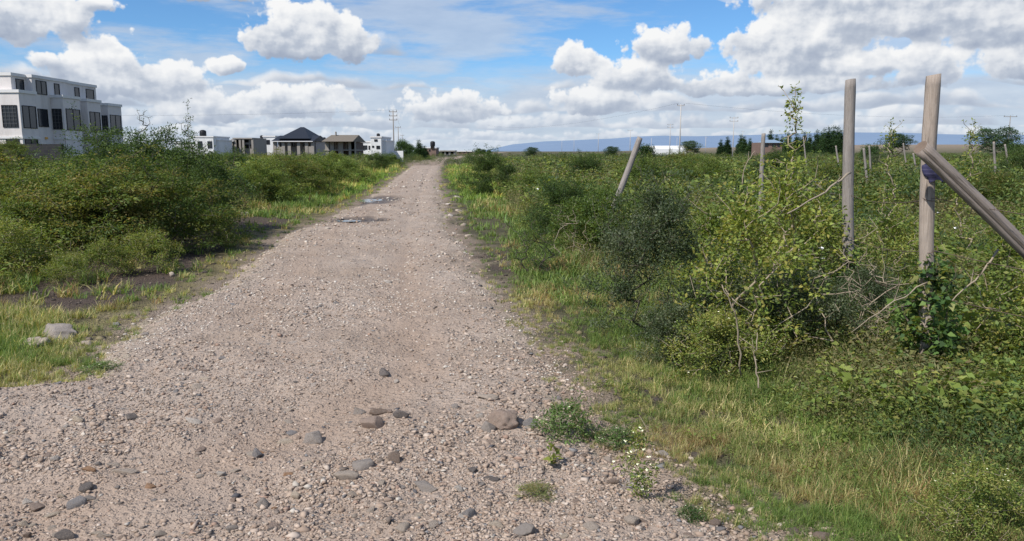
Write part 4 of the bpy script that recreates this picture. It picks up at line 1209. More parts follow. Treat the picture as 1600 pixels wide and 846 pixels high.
th = thing('town_houses', 'pinkish white three-storey terrace of stepped flat-roofed houses with dark grilles', 'terraced house')
def block(parent, x0, x1, y0, y1, z0, z1, cap=.28, over=.10, mat=None, name='wall'):
    w = MB().box(x0, x1, y0, y1, z0, z1).build(name, mat or M_WALLP, parent)
    if cap: MB().box(x0 - over, x1 + over, y0 - over, y1 + over, z1 + .003, z1 + cap).build('parapet_coping', M_TRIM, w)
    return w
# first house with its corner balcony
block(th, -58, -44.7, 73, 75.6, 0, 6.85)
block(th, -58.2, -45.55, 73.45, 79, 6.85, 8.4)
MB().box(-58.1, -44.62, 72.92, 75.68, 2.75, 2.95).build('string_course', M_TRIM, th)
window(th, 'y', -46.35, -44.95, 3.75, 5.75, 73, 1); window(th, 'x', 73.3, 75.4, 3.7, 5.75, -44.7)
window(th, 'y', -49.6, -48.0, 2.05, 2.7, 73); window(th, 'y', -46.2, -45.0, 2.05, 2.7, 73); window(th, 'x', 73.3, 75.3, 2.05, 2.7, -44.7)
window(th, 'x', 74.1, 75.3, 6.95, 8.2, -45.55)
# second house
block(th, -58, -44.95, 75.6, 81.6, 0, 8.42)
block(th, -50, -43.75, 78.4, 81.5, 0, 6.75)
window(th, 'x', 76.1, 77.7, 3.9, 5.6, -44.95); window(th, 'x', 76.2, 77.9, 6.95, 8.25, -44.95); window(th, 'x', 79.2, 80.1, 7.0, 8.2, -44.95)
window(th, 'y', -44.88, -43.95, 3.7, 5.7, 78.4, 1); window(th, 'x', 78.75, 81.3, 3.65, 5.75, -43.75)
MB().box(-44.93, -43.68, 78.32, 81.58, 2.75, 2.95).build('string_course', M_TRIM, th)
# third house
block(th, -58, -45.15, 81.6, 87.5, 0, 8.4)
block(th, -50, -44.0, 83.3, 86.0, 0, 6.7)
window(th, 'x', 83.2, 84.1, 6.95, 8.15, -45.15); window(th, 'x', 85.4, 87.0, 6.95, 8.15, -45.15)
window(th, 'x', 83.6, 85.7, 3.6, 5.7, -44.0); window(th, 'x', 82.0, 83.0, 3.7, 5.6, -45.15)
# fourth house
block(th, -56, -45.2, 87.5, 92.5, 0, 6.6)
block(th, -50, -44.35, 88.2, 91.2, 0, 6.55)
window(th, 'x', 88.5, 90.9, 3.6, 5.6, -44.35); window(th, 'y', -45.1, -44.45, 3.7, 5.5, 88.2, 1)
lp = MB().box(-44.92, -44.80, 76.9, 77.2, 2.75, 2.95).build('wall_lamp', plain('lamp_orange', (.75, .42, .12), .1, 4), th)

# dark boundary wall
def bwall():
    m, t, b = material('stone_block_wall')
    n = t.n.new('ShaderNodeTexBrick'); co = t.sep(t.coord('Object'))
    t.put(n.inputs['Vector'], t.xyz(co[0], co[2], 0.)); n.inputs['Scale'].default_value = 1.
    n.inputs['Brick Width'].default_value = .42; n.inputs['Row Height'].default_value = .21; n.inputs['Mortar Size'].default_value = .014
    n.inputs['Color1'].default_value = (.026, .027, .032, 1); n.inputs['Color2'].default_value = (.042, .042, .047, 1); n.inputs['Mortar'].default_value = (.065, .063, .062, 1)
    t.put(b.inputs['Base Color'], t.mix(.5, n.outputs[0], t.mix(t.noise(t.coord(), 3, 5), (.018, .018, .022), (.055, .053, .054))))
    w = thing('boundary_wall', 'dark grey stone block wall in front of the town houses', 'wall', (0, 0, 0))
    mb = MB().box(-44, -25.4, 45, 45.25, -.1, 2.0); mb.build('wall', m, w)
    for x in (-28.2, -31.9, -35.6, -39.3): MB().box(x - .16, x + .16, 44.93, 45.32, 2.003, 2.24).build('pier_cap', m, w)
bwall()

def tank(x, y, z, s, label):
    mb = MB(); P = [(0, 0), (0, .06), (0, .95), (0, 1.1), (0, 1.22)]; rr = [.6, .62, .62, .5, .22]
    mb.tube([(x, y, z + q[1] * s) for q in P], [q * s for q in rr], 14)
    for k in (.3, .6): mb.tube([(x, y, z + k * s), (x, y, z + (k + .06) * s)], .645 * s, 14, False)
    tag(mb.build('water_tank', M_TANK, smooth=True), label, 'water tank', 'black water tanks on roofs')

def px_house(Y, name, label, cat='house'):
    o = thing(name, label, cat)
    return o, (lambda px: at(px, 423, Y)[0]), (lambda py: at(800, py, Y)[2])

# white house with dark tank stand (behind the shoots)
h, X, Z = px_house(130, 'white_house', 'small white flat-roofed house partly hidden by the thorn bush shoots')
block(h, X(286), X(328), 130, 138, -.3, Z(224), .2, .1, M_WHITE); block(h, X(316), X(346), 129.6, 137, -.3, Z(215), .2, .1, M_WHITE)
block(h, X(340), X(350), 131, 137, -.3, Z(220), .15, .1, M_WHITE)
for q in (300, 322, 337): window(h, 'y', X(q), X(q + 7), Z(232), Z(221 if q > 310 else 229), 129.6 if q > 310 else 130)
tank(X(324), 131.5, Z(213), 0.85, 'black water tank on the small white house behind the thorn shoots')
# raw concrete house under construction
h, X, Z = px_house(138, 'unfinished_house', 'unfinished raw concrete house with open window holes and bare columns')
block(h, X(352), X(374), 138, 146, -.3, Z(221.5), .25, .2, M_CONC)
s = MB().box(X(374), X(404), 138, 146, Z(217.5), Z(215.5)).build('roof_slab', M_CONC, h)
w = MB(); w.box(X(375), X(404), 138.8, 146, -.3, Z(217.7)); w.build('wall', M_CONC, h)
for q in (371, 376, 383, 388, 402): MB().box(X(q), X(q) + .35, 138.1, 138.5, -.3, Z(217.6)).build('column', M_CONC, h)
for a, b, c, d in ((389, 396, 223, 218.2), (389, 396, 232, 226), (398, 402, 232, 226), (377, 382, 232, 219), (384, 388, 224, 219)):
    MB().box(X(a), X(b), 138.74, 138.79, Z(c), Z(d)).build('opening_shade', M_DARK, h)  # solid dark boxes on the wall paint the shade inside window holes
# white flat house between
h, X, Z = px_house(150, 'white_house', 'long white flat-roofed house between the raw concrete house and the dark roof')
block(h, X(404), X(424), 150, 158, -.3, Z(219), .25, .1, M_WHITE); block(h, X(422), X(440), 149.5, 158, -.3, Z(214.5), .25, .1, M_WHITE)
for q in (408, 415, 427): window(h, 'y', X(q), X(q + 5), Z(226), Z(221 if q < 420 else 219), 150 if q < 420 else 149.5)
tank(X(414), 152, Z(217.5), 0.6, 'black water tank beside the white house left of the dark roof')
# dark hip roof house
h, X, Z = px_house(110, 'hip_roof_house', 'house with a tall dark pyramid roof and open verandah')
def hip(x0, x1, y0, y1, ze, zr, ridge, name='roof'):
    cx, cy = (x0 + x1) / 2, (y0 + y1) / 2
    a, b = (cx - ridge, cy, zr), (cx + ridge, cy, zr)
    q = [(x0, y0, ze), (x1, y0, ze), (x1, y1, ze), (x0, y1, ze)]
    mb = MB(); mb.face([q[0], q[1], b, a]); mb.face([q[1], q[2], b]); mb.face([q[2], q[3], a, b]); mb.face([q[3], q[0], a]); mb.face(q[::-1])
    return mb.build(name, M_ROOFD, h)
hip(X(445), X(493.5), 109.2, 119, Z(217), Z(197.5), .25)
ym = 112
mb = MB()
for (xa, xb, rise) in ((437, 470, 0), (470, 500.5, 0)):
    z0, z1 = Z(221), Z(211.5)
    mb.face([(X(xa), 108.6, z0), (X(xb), 108.6, z0), (X(xb), 113, z1), (X(xa), 113, z1)])
    mb.face([(X(xb), 118, z0), (X(xa), 118, z0), (X(xa), 113, z1), (X(xb), 113, z1)])
mb.face([(X(437), 108.6, Z(221)), (X(437), 113, Z(211.5)), (X(437), 118, Z(221))]); mb.face([(X(500.5), 108.6, Z(221)), (X(500.5), 118, Z(221)), (X(500.5), 113, Z(211.5))])
mb.build('roof', M_ROOFD, h)
MB().box(X(437.5), X(500), 108.55, 108.7, Z(222), Z(220.9)).build('fascia', M_TRIM, h)
block(h, X(440), X(498), 111, 117.5, -.3, Z(221.3), 0, 0, plain('greyish_plaster', (.36, .33, .31), .1, 2))
for q in (439, 452, 461, 475, 487, 496): MB().box(X(q), X(q) + .42, 108.9, 109.3, -.3, Z(221.2)).build('column', M_CONC, h)
for a, b in ((443, 449), (456, 466), (468, 474), (478, 485), (489, 494)): window(h, 'y', X(a), X(b), Z(229), Z(222.5), 111)
MB().box(X(440), X(456), 108.95, 109.1, -.3, Z(230)).build('verandah_wall', M_CONC, h); MB().box(X(487), X(498), 108.95, 109.1, -.3, Z(229)).build('verandah_wall', M_CONC, h)
# white bit with tank
h, X, Z = px_house(160, 'white_house', 'white house seen between the dark pyramid roof and the rough roof')
block(h, X(500), X(513), 160, 168, -.3, Z(221), .25, .1, M_WHITE); window(h, 'y', X(503), X(508), Z(229), Z(224), 160)
tank(X(508.5), 163, Z(219.5), 0.53, 'black water tank right of the dark pyramid roof')
# rough roofed unfinished house
h, X, Z = px_house(100, 'unfinished_house', 'two-storey unfinished house with a rough grey-brown roof on wooden props')
mb = MB(); z0, z1 = Z(221.5), Z(210.2)
mb.face([(X(511), 99.4, z0), (X(558.5), 99.4, z0), (X(557.5), 104, z1), (X(514), 104, z1)]); mb.face([(X(558.5), 108.5, z0), (X(511), 108.5, z0), (X(514), 104, z1), (X(557.5), 104, z1)])
mb.face([(X(511), 99.4, z0), (X(514), 104, z1), (X(511), 108.5, z0)]); mb.face([(X(558.5), 99.4, z0), (X(558.5), 108.5, z0), (X(557.5), 104, z1)])
rf = mb.build('roof', M_ROOFT, h)
MB().box(X(521.5), X(523), 103.4, 103.8, Z(211), Z(205)).build('chimney', M_CONC, rf)
MB().box(X(512), X(558), 100.5, 108, Z(235.8), Z(234)).build('floor_slab', M_CONC, h)
MB().box(X(514), X(556), 103, 107.5, -.3, Z(222)).build('wall', plain('shaded_block', (.13, .10, .085), .3, 1.5), h)  # shade under the roof is put into this wall's dark colour
for q in (513, 519, 533, 549): MB().box(X(q), X(q) + (.6 if q < 540 else .9), 100.6, 101, -.3, Z(221.7)).build('column', M_CONC, h)
MB().box(X(553), X(558), 100.6, 101.1, -.3, Z(221.8)).build('column', M_CONC, h)
rr = random.Random(4)
for k in range(13):
    q = 517 + k * 2.75
    MB().tube([(X(q + rr.uniform(-.5, .5)), 100.9, Z(234)), (X(q + rr.uniform(-.8, .8)), 101, Z(221.8))], .06, 5).build('wooden_prop', bpy.data.materials['dry_twig'] if k % 3 else M_RED, h)
# white house with stair tower
h, X, Z = px_house(120, 'white_house', 'white flat-roofed house with a square stair tower and dark windows')
block(h, X(562), X(586), 120, 129, -.3, Z(223), .2, .08, M_WHITE); block(h, X(585.5), X(601.5), 119.4, 129, -.3, Z(215.5), .2, .1, M_WHITE)
block(h, X(601.5), X(606.5), 121, 129, -.3, Z(221), .2, .05, M_WHITE)
for a, b, c, d, p in ((563.5, 567.5, 233, 228, 120), (573, 579, 234, 227.5, 120), (581, 583.5, 234, 228, 120), (587.5, 590.5, 231, 228, 119.4), (594, 599.5, 233, 228, 119.4), (591, 596, 221.5, 218, 119.4)):
    window(h, 'y', X(a), X(b), Z(c), Z(d), p)
tank(X(564), 123, Z(221.5), 0.42, 'black water tank on the low wing of the white house with stair tower')
tank(X(593), 122, Z(213.6), 0.42, 'black water tank on top of the stair tower')
MB().box(X(606.5), X(628), 124, 124.3, -.3, Z(236)).build('yard_wall', M_WHITE, h)
# far little houses beyond the road end
h, X, Z = px_house(260, 'brown_house', 'far reddish brown house beyond the trees at the end of the road')
block(h, X(664), X(684), 260, 270, -.4, Z(232), .3, .2, M_RED); MB().box(X(676), X(681), 259.5, 262, Z(231.8), Z(228.5)).build('tank_stand', M_DARK, h)
for q in (667, 673): window(h, 'y', X(q), X(q + 2.5), Z(237), Z(234), 260)
tank(X(678.5), 261, Z(228.5), 1.3, 'black water tank on the far brown house')
h, X, Z = px_house(300, 'unfinished_house', 'far small unfinished grey house right of the road end')
block(h, X(690), X(712), 301, 310, -.4, Z(241), 0, 0, M_CONC); MB().box(X(689), X(713), 300, 311, Z(237), Z(235.3)).build('roof_slab', M_CONC, h)
MB().box(X(691), X(711), 302, 310, Z(241), Z(237.1)).build('opening_shade', M_DARK, h)  # solid dark box paints the shade inside the open storey
for q in (690, 696, 703, 710.5): MB().box(X(q), X(q) + .7, 300.5, 301, Z(242), Z(237.1)).build('column', M_CONC, h)
h, X, Z = px_house(380, 'brown_house', 'farthest tiny brown house left of the blue hills')
block(h, X(716), X(738), 380, 390, -.4, Z(237.3), .4, .3, M_RED)
for q in (719, 726, 732): window(h, 'y', X(q), X(q + 2.5), Z(239.5), Z(238), 380)
# white greenhouses
for i, (a, b, Y, lab) in enumerate([(1019, 1066, 330, 'long low white greenhouse roof below the hills')]):
    h, X, Z = px_house(Y, 'greenhouse', lab, 'greenhouse')
    n = 10; mb = MB()
    for k in range(5):
        y0 = Y + k * 6.5
        for q in range(n):
            a0, a1 = math.pi * q / n, math.pi * (q + 1) / n
            mb.face([(X(a), y0 + 3.2 - 3.2 * math.cos(a0), 2.4 + 1.5 * math.sin(a0)), (X(b), y0 + 3.2 - 3.2 * math.cos(a0), 2.4 + 1.5 * math.sin(a0)), (X(b), y0 + 3.2 - 3.2 * math.cos(a1), 2.4 + 1.5 * math.sin(a1)), (X(a), y0 + 3.2 - 3.2 * math.cos(a1), 2.4 + 1.5 * math.sin(a1))])
    mb.build('roof', M_WHITE, h); MB().box(X(a), X(b), Y + .02, Y + 31, -.3, 2.38).build('wall', M_WHITE, h)
# red brick house on the right
h, X, Z = px_house(210, 'brick_house', 'small red brick house with a bluish sheet roof before the conifers')
block(h, X(1178), X(1212), 210, 217, -.4, Z(223), 0, 0, M_RED)
mb = MB(); z0, z1 = Z(223.5), Z(218.5)
mb.face([(X(1184), 209.5, z0), (X(1214), 209.5, z0), (X(1207), 213.5, z1), (X(1191), 213.5, z1)]); mb.face([(X(1214), 209.5, z0), (X(1214), 217.5, z0), (X(1207), 213.5, z1)]); mb.face([(X(1184), 217.5, z0), (X(1184), 209.5, z0), (X(1191), 213.5, z1)]); mb.face([(X(1214), 217.5, z0), (X(1184), 217.5, z0), (X(1191), 213.5, z1), (X(1207), 213.5, z1)])
mb.build('roof', M_ROOFB, h)
for a, b in ((1186, 1191), (1197, 1202), (1205, 1209)): window(h, 'y', X(a), X(b), Z(230), Z(225), 210)

# ------------------------------------------------------------------ poles and wires
M_POLE = plain('grey_pole', (.26, .235, .21), .15, 2); M_POLEW = plain('pale_concrete_pole', (.46, .44, .42), .1, 2)
def pole(label, px, py, Y, mat, arms=2, w=1.6, rad=.13, name='power_pole', group='power poles'):
    x, _, zt = at(px, py, Y); o = thing(name, label, 'power pole', (x, Y, -.2), 0, group)
    MB().tube([(0, 0, 0), (.02, 0, zt * .5), (0, 0, zt + .2)], [rad, rad * .85, rad * .65], 8).build('pole', mat, o, True)
    for k in range(arms):
        z = zt - .1 - k * .75
        a = MB().box(-w / 2, w / 2, -.06, .06, z, z + .12).build('crossarm', mat, o)
        for q in (-.45, 0, .45):
            MB().tube([(q * w, 0, z + .12), (q * w, 0, z + .34)], [.05, .04], 6).build('insulator', M_FRAME, a)
    return Vector((x, Y, zt))
pa = pole('tall power pole with crossarms, nearest left of the road end', 614, 173, 150, M_POLE, 3, 1.5)
pb = pole('second power pole of the line left of the road end', 622, 198, 235, M_POLE, 1)
pc_ = pole('third and smallest power pole of the line left of the road end', 628.5, 211, 340, M_POLE, 1)
qa = pole('tallest pale power pole standing in the right field', 1064, 163, 134, M_POLEW, 1, 1.2)
qb = pole('pale power pole behind the left end of the white greenhouse roof', 1047.5, 194, 225, M_POLEW, 2)
qc = pole('pale power pole close right of the red earth, left of the brick house', 1147, 183, 186, M_POLEW, 2, 2.0)
qd = pole('dark power pole behind the umbrella tree at the right edge', 1579, 181, 190, M_POLE, 1, 3.2)
for px, py, Y, lab in [(985, 203, 300, 'pale pole left of the leaning post'), (935, 209, 420, 'distant pale pole before the left part of the hills'), (897, 215, 600, 'faint pale pole in front of the hills, left of two more'), (878, 218, 700, 'faintest pale pole farthest left before the hills'),
                      (1018, 216, 520, 'distant short pole behind the greenhouse left end'), (1058, 215, 500, 'distant short pole above the white greenhouse'), (1103, 214, 420, 'distant pale pole right of the greenhouse'), (1161, 205, 460, 'distant pole beside the conifers')]:
    pole(lab, px, py, Y, M_POLEW, 1 if Y < 500 else 0, 2, .16)
def span(a, b, lab, dx=.7):
    wire('power_line', lab, [a + Vector((dx, 0, .15)), b + Vector((dx, 0, .15))], .009, (a - b).length * .012, False, 'power line', M_FRAME, 18, 'overhead power lines')
span(pa, pb, 'overhead line between the first two poles by the road end'); span(pb, pc_, 'overhead line from the second to the third pole by the road end')
span(pa, pa + Vector((-95, -18, -.6)), 'overhead line running left from the tall pole over the dark roof'); span(qa, qd, 'overhead line crossing the right sky to the dark pole'); span(qa, pb + Vector((25, 60, 2)), 'overhead line running left from the tallest pale pole', -.4)

# ------------------------------------------------------------------ distant trees
def tree(key, label, px, py, Y, native, grp, s=None, sx=1., name=None):
    """py = photo row of the tree top"""
    x, _, zt = at(px, py, Y); s = zt / native
    o = plant(key, label, 'tree', name or {'conifer': 'conifer_tree', 'round_tree': 'round_tree', 'umbrella': 'acacia_tree'}[key], x, Y, s, None, grp, None, -.15, parts=('trunk', 'crown'))
    o.scale = (s * sx, s * sx, s); return o
tree('round_tree', 'dark rounded tree behind the power poles left of the road end', 631, 222, 165, 4.8, None)
tree('round_tree', 'dark low tree right of the power poles', 641, 228, 180, 4.8, None)
tree('conifer', 'dark pointed conifer beside the road end', 654, 219, 150, 9.3, None, sx=1.6)
tree('conifer', 'lower conifer just right of the pointed one at the road end', 663, 228, 160, 9.3, None, sx=2)
for i, (px, py, s) in enumerate([(694, 236, 1), (748, 233, 1), (755, 234, 1), (764, 235, 1), (684, 236, 1)]):
    tree('round_tree', 'tiny dark tree on the plain right of the road end', px, py, 330, 4.8, 'tiny far trees right of the road end')
for i, (px, py) in enumerate([(1127, 219), (1137, 215), (1158, 212), (1163, 214), (1172, 217), (1205, 205), (1214, 212), (1232, 208), (1245, 210), (1258, 207), (1266, 211), (1277, 205), (1288, 203), (1296, 200), (1303, 199), (1309, 200), (1315, 204), (1283, 208), (1250, 215), (1222, 214)]):
    tree('conifer', 'tall dark conifer in the row on the horizon right of the brick house' if px > 1200 else 'small dark conifer in the group left of the brick house', px, py, 240 + (i * 37) % 40, 9.3, 'conifers on the horizon', sx=1.15 if px > 1200 else 1.3)
tree('umbrella', 'wide flat-topped acacia between the two upright posts on the horizon', 1402, 212, 120, 5.2, None)
tree('umbrella', 'tall layered acacia at the right edge before the dark power pole', 1560, 203, 75, 5.2, None, sx=.9)
tree('umbrella', 'flat acacia on the horizon right of the white greenhouse', 1080, 222, 140, 5.2, None)
tree('round_tree', 'dark round tree left of the white greenhouse', 1009, 229, 90, 4.8, None)
tree('round_tree', 'dark bushy tree close right of the left upright post', 1362, 229, 80, 4.8, None)
tree('umbrella', 'spreading low acacia on the horizon left of the leaning post', 955, 230, 120, 5.2, None)
tree('umbrella', 'low acacia on the horizon above the bluish bush', 830, 231, 130, 5.2, None)
tree('round_tree', 'dark broad tree at the right frame edge', 1592, 226, 70, 4.8, None)

# ------------------------------------------------------------------ hills
def hills():
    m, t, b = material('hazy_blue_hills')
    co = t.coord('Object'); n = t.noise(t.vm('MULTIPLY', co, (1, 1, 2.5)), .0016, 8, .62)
    t.put(b.inputs['Base Color'], t.mix(n, (.165, .235, .345), (.215, .285, .39))); b.inputs['Specular IOR Level'].default_value = 0; b.inputs['Roughness'].default_value = 1  # aerial haze of the distance is mixed into the blue base colour
    prof = [(-400, 240), (640, 239), (735, 237.5), (770, 233), (800, 226), (850, 221), (905, 219), (950, 217), (985, 214), (1030, 212), (1080, 213), (1150, 211.5), (1230, 209), (1300, 207), (1350, 207.5), (1400, 208), (1460, 210), (1520, 211), (1600, 211), (1900, 216), (2300, 230)]
    Y0 = 11500.; nx, ny = 260, 18; V = []
    for j in range(ny):
        f = j / (ny - 1); Y = Y0 - 3200 * (1 - f)
        for i in range(nx):
            px = -300 + 2500 * i / (nx - 1); py = np.interp(px, [p[0] for p in prof], [p[1] for p in prof])
            zt = max(0, at(px, py, Y0)[2]) * (1 + .05 * (float(fbm(i / 9, 0, 5)) - .5))
            X = at(px, 423, Y0)[0]
            z = -6 + (zt + 6) * (f ** 1.2) * (1 + (.55 * (float(fbm(i / 6, j / 4, 6)) - .5)) * (1 - f))
            V.append((X, Y, z))
    F = [(j * nx + i, j * nx + i + 1, (j + 1) * nx + i + 1, (j + 1) * nx + i) for j in range(ny - 1) for i in range(nx - 1)]
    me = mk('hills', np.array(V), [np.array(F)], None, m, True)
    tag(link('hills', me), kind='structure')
hills()

# ------------------------------------------------------------------ sun, sky with cumulus clouds, camera
SUN = Vector((-.64, -.62, 0)).normalized(); ELEV = R(48)
sd = Vector((SUN.x * math.cos(ELEV), SUN.y * math.cos(ELEV), math.sin(ELEV)))
L = bpy.data.lights.new('sun', 'SUN'); L.energy = 5.0; L.angle = R(.53); L.color = (1., .955, .89)
lo = bpy.data.objects.new('sun', L); COL.objects.link(lo)
lo.rotation_mode = 'QUATERNION'; lo.rotation_quaternion = Vector((0, 0, 1)).rotation_difference(sd)

def cloud_group():
    """density of the hand-laid cumulus at (azimuth, elevation) in degrees"""
    g = bpy.data.node_groups.new('cumulus', 'ShaderNodeTree')
    g.interface.new_socket('P', in_out='INPUT', socket_type='NodeSocketVector')
    g.interface.new_socket('Fill', in_out='OUTPUT', socket_type='NodeSocketFloat'); g.interface.new_socket('Height', in_out='OUTPUT', socket_type='NodeSocketFloat')
    t = NT(g); i = g.nodes.new('NodeGroupInput'); o = g.nodes.new('NodeGroupOutput')
    P = i.outputs[0]; best = None; hgt = None
    for (px, py, rx, ry, wt, flat) in CLOUDS:
        u = math.degrees(math.atan((px - 800) / FPX)); e = math.degrees(math.atan((423 - py) / FPX)) - 8.6
        k = 57.3 / FPX
        q = t.vm('MULTIPLY', t.vm('SUBTRACT', P, (u, e, 0)), (1 / (rx * k), 1 / (ry * k), 0))
        s = t.sep(q)
        y = t.m('MAXIMUM', s[1], t.m('MULTIPLY', s[1], -flat))
        d = t.m('SUBTRACT', wt, t.m('MULTIPLY_ADD', s[0], s[0], t.m('MULTIPLY', y, y)))
        w = t.m('POWER', 2.718, t.m('MULTIPLY', t.m('MAXIMUM', d, -4.), 5.))
        if best is None: best, ws, hs = d, w, t.m('MULTIPLY', w, s[1])
        else:
            best = t.m('MAXIMUM', best, d); ws = t.m('ADD', ws, w); hs = t.m('MULTIPLY_ADD', w, s[1], hs)
    fill = t.m('MULTIPLY', t.m('LOGARITHM', t.m('MAXIMUM', ws, 1e-9), 2.718), .2)
    g.links.new(fill, o.inputs[0]); g.links.new(t.m('DIVIDE', hs, t.m('MAXIMUM', ws, 1e-9)), o.inputs[1])
    return g
#          px   py   rx   ry   weight base-flatness
CLOUDS = [(40, 66, 112, 74, 1, 2.6), (118, 62, 50, 40, 1, 2), (-60, 50, 100, 70, 1, 2), (178, 134, 76, 70, 1, 2.0), (262, 146, 74, 44, 1, 2), (115, 116, 46, 22, .8, 1.6), (176, 32, 40, 14, .7, 1),
          (490, 76, 108, 50, 1, 2.6), (455, 54, 54, 50, 1, 1), (515, 48, 50, 44, 1, 1), (556, 70, 38, 40, 1, 1.2), (366, 114, 30, 20, 1, 1.6),
          (893, 102, 42, 38, 1, 1.8), (1030, 80, 70, 42, 1, 1.8), (975, 124, 84, 42, .95, 1.8),
          (1245, 84, 112, 72, 1.1, 2.2), (1195, 108, 64, 58, 1, 2), (1560, 80, 130, 40, 1, 2), (1380, 20, 190, 40, 1.1, 1.5), (1120, 140, 90, 34, .9, 2), (1290, 16, 130, 44, 1, 2), (1430, 54, 200, 60, 1.15, 2.4), (1570, 36, 120, 54, 1, 2.2), (1436, 126, 60, 48, 1, 2), (1600, 122, 84, 46, 1, 2), (1320, 116, 120, 34, .95, 2.2), (1700, 80, 90, 60, 1, 2), (1240, 142, 150, 26, .9, 2),
          (300, -4, 150, 22, .9, 1), (480, 170, 110, 46, .9, 2), (700, 175, 120, 40, .85, 2), (340, 180, 90, 40, .9, 2), (930, 165, 90, 36, .9, 2)]

def world():
    w = bpy.data.worlds.new('World'); SC.world = w; w.use_nodes = True
    t = NT(w.node_tree); bg = t.n['Background']
    sky = t.n.new('ShaderNodeTexSky'); sky.sky_type = 'NISHITA'; sky.sun_disc = False
    sky.sun_elevation = ELEV; sky.sun_rotation = math.atan2(SUN.x, SUN.y); sky.air_density = 1.; sky.dust_density = .4; sky.ozone_density = 2.2; sky.altitude = 1500
    d = t.n.new('ShaderNodeTexCoord').outputs['Generated']
    s = t.sep(d)
    u = t.m('MULTIPLY', t.m('ARCTAN2', s[0], s[1]), 57.2958)
    e = t.m('MULTIPLY', t.m('ARCSINE', s[2]), 57.2958)
    ep = t.m('MAXIMUM', e, 0.)
    STR = .1
    K = 1 / STR
    base = t.mix(1., sky.outputs[0], (SKYMUL[0], SKYMUL[1], SKYMUL[2]), 'MULTIPLY')
    # thin high haze streaks
    hz = t.noise(t.xyz(t.m('MULTIPLY', u, .055), t.m('MULTIPLY', e, .30)), 1., 6, .62, '2D')
    band = t.mr(t.m('ADD', e, t.m('MULTIPLY', t.m('SUBTRACT', hz, .5), 5.)), 3.6, 6.2, .92, 0., True)
    streak = t.m('MULTIPLY', t.mr(hz, .40, .62, 0, .75, True), t.mr(e, 3., 7., 1., .9))
    hz2 = t.noise(t.xyz(t.m('MULTIPLY', u, .22), t.m('MULTIPLY', e, .9)), 1., 7, .62, '2D')
    pale = t.mix(hz2, [q * K for q in (.42, .50, .64)], [q * K for q in (.70, .76, .84)])
    base = t.mix(t.m('MAXIMUM', band, streak), base, pale)

    def tex(P, scale):
        """cauliflower edge noise about 0..1"""
        f = t.noise(P, .9 * scale, 7, .58, '2D')
        wv = t.voro(P, 1.15 * scale, '2D', detail=3, rough=.55)
        return t.m('MULTIPLY_ADD', t.m('SUBTRACT', .62, wv), .50, t.m('MULTIPLY', f, .88))

    # rows of smaller and smaller cumulus towards the horizon
    lg = t.m('LOGARITHM', t.m('ADD', ep, 1.0), math.e)
    wob = t.noise(t.xyz(t.m('MULTIPLY', u, .16), t.m('MULTIPLY', e, .1)), 1., 2, .5, '2D')
    g = t.m('ADD', t.m('MULTIPLY', lg, 2.7), t.m('MULTIPLY', wob, .9))
    row = t.m('FLOOR', g); f = t.m('SUBTRACT', g, row)
    inv = t.m('DIVIDE', 1., t.m('ADD', ep, 1.0))
    def layer(rw, h):
        """row number and height inside that row (0 base .. 2) -> alpha, light"""
        b = t.m('POWER', math.e, t.m('MULTIPLY', rw, 1 / 2.7))            # elevation scale of this row
        sc = t.m('DIVIDE', .95, b)
        seed = t.m('MULTIPLY', rw, 13.7)
        P = t.xyz(t.m('ADD', t.m('MULTIPLY', u, sc), seed), t.m('MULTIPLY_ADD', h, .5, seed))
        n = tex(P, .8); n2 = tex(t.vm('ADD', P, (-.11, .13, 0)), .8)
        cov = t.noise(P, .22, 2, .5, '2D')
        thin = t.mr(e, 2.6, 5.4, 0, .5)
        th = t.m('ADD', t.m('MULTIPLY_ADD', h, .42, thin), t.m('MULTIPLY', t.m('SUBTRACT', .5, cov), .75))
        den = t.m('SUBTRACT', t.m('ADD', n, .07), th)
        al = t.m('MULTIPLY', t.mr(den, -.02, .22, 0, 1, True), t.mr(t.m('ADD', h, t.m('MULTIPLY', n, .12)), .0, .14, 0, 1, True))
        lit = t.m('ADD', t.m('MULTIPLY', t.m('SUBTRACT', n, n2), 1.5), t.m('MULTIPLY_ADD', h, .66, t.m('MULTIPLY', t.m('SUBTRACT', t.noise(P, .5, 3, .5, '2D'), .5), 1.4)))
        lit = t.m('ADD', lit, t.mr(den, .0, .35, .42, .10))
        return al, t.m('MAXIMUM', t.m('MINIMUM', lit, 1.), 0.)
    shade = [q * K for q in (.395, .455, .565)]; white = [q * K for q in (.90, .91, .92)]; haze = [q * K for q in (.60, .68, .79)]
    def tone(lit):
        c = t.ramp(lit, [(0., (.365, .425, .54)), (.35, (.50, .555, .65)), (.65, (.74, .77, .82)), (1., (.93, .935, .94))])
        return t.scale(c, K)
    hazef = t.mr(e, 0., 6., .62, .0)
    col = base
    a1, l1 = layer(row, f); a2, l2 = layer(t.m('SUBTRACT', row, 1.), t.m('ADD', f, 1.))
    col = t.mix(a2, col, t.mix(hazef, tone(l2), haze))
    col = t.mix(a1, col, t.mix(hazef, tone(l1), haze))
    # big cumulus laid where the photo has them
    P = t.xyz(u, e)
    g1 = t.n.new('ShaderNodeGroup'); g1.node_tree = cloud_group(); t.put(g1.inputs[0], P)
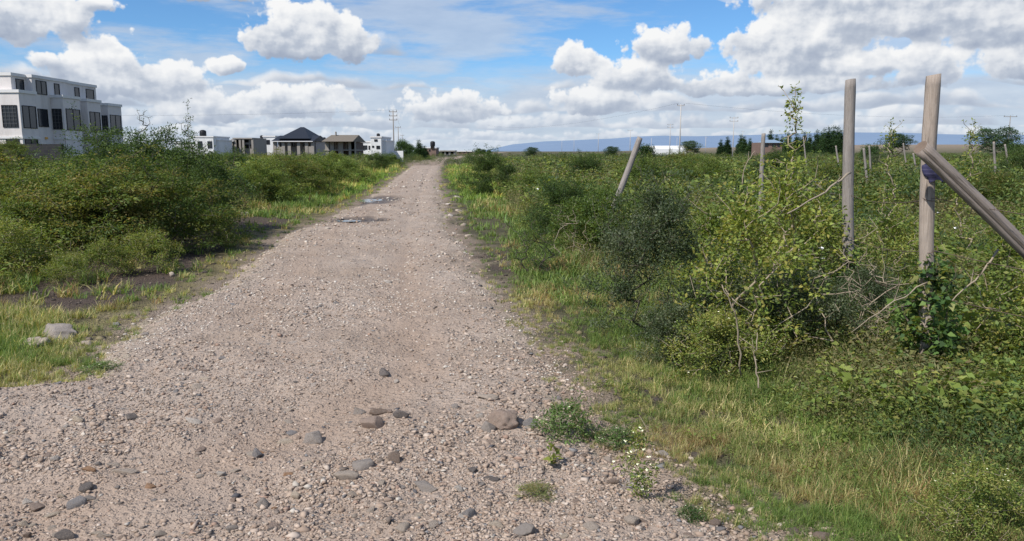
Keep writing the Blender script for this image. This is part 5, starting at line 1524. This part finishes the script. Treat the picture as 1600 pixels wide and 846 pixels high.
    g2 = t.n.new('ShaderNodeGroup'); g2.node_tree = g1.node_tree; t.put(g2.inputs[0], t.vm('ADD', P, (-.42, .5, 0)))
    n = tex(P, .5); n2 = tex(t.vm('ADD', P, (-.24, .28, 0)), .5)
    den = t.m('ADD', g1.outputs[0], t.m('MULTIPLY', t.m('SUBTRACT', n, .42), 1.35))
    den2 = t.m('ADD', g2.outputs[0], t.m('MULTIPLY', t.m('SUBTRACT', n2, .42), 1.35))
    al = t.mr(den, .0, .30, 0, 1, True)
    lowf = t.noise(t.xyz(t.m('MULTIPLY', u, .42), t.m('MULTIPLY', e, .8)), 1., 3, .5, '2D')
    lit = t.m('ADD', t.m('MULTIPLY', t.m('SUBTRACT', den, den2), .42), t.m('MULTIPLY_ADD', g1.outputs[1], .62, .46))
    lit = t.m('MULTIPLY_ADD', t.m('SUBTRACT', lowf, .5), 1.15, lit)
    lit = t.m('ADD', lit, t.mr(den, 0., .5, .22, 0.))
    lit = t.m('MAXIMUM', t.m('MINIMUM', lit, 1.), 0.)
    col = t.mix(al, col, t.mix(t.mr(e, 0, 6, .3, 0.), tone(lit), haze))
    # milky band on the horizon
    col = t.mix(t.mr(e, 0., 1.4, .55, 0., True), col, haze)
    col = t.mix(t.mr(e, -.6, -.1, 1., 0.), col, [q * K for q in (.16, .15, .11)])
    t.put(bg.inputs[0], col); bg.inputs[1].default_value = STR
    w.cycles.sampling_method = 'MANUAL'; w.cycles.sample_map_resolution = 512
SKYMUL = (.70, 1.04, 1.32)
world()

cam = bpy.data.cameras.new('camera'); cam.sensor_width = 36; cam.lens = 36 * FPX / 1600; cam.clip_start = .05; cam.clip_end = 40000
co = bpy.data.objects.new('camera', cam); COL.objects.link(co)
co.location = (0, 0, CAMH); co.rotation_euler = (R(90) - PITCH, 0, 0)
SC.camera = co
SC.view_settings.view_transform = 'Standard'; SC.view_settings.look = 'None'; SC.view_settings.exposure = 0; SC.view_settings.gamma = 1
SC.cycles.max_bounces = 5; SC.cycles.diffuse_bounces = 3; SC.cycles.transmission_bounces = 3; SC.cycles.glossy_bounces = 2
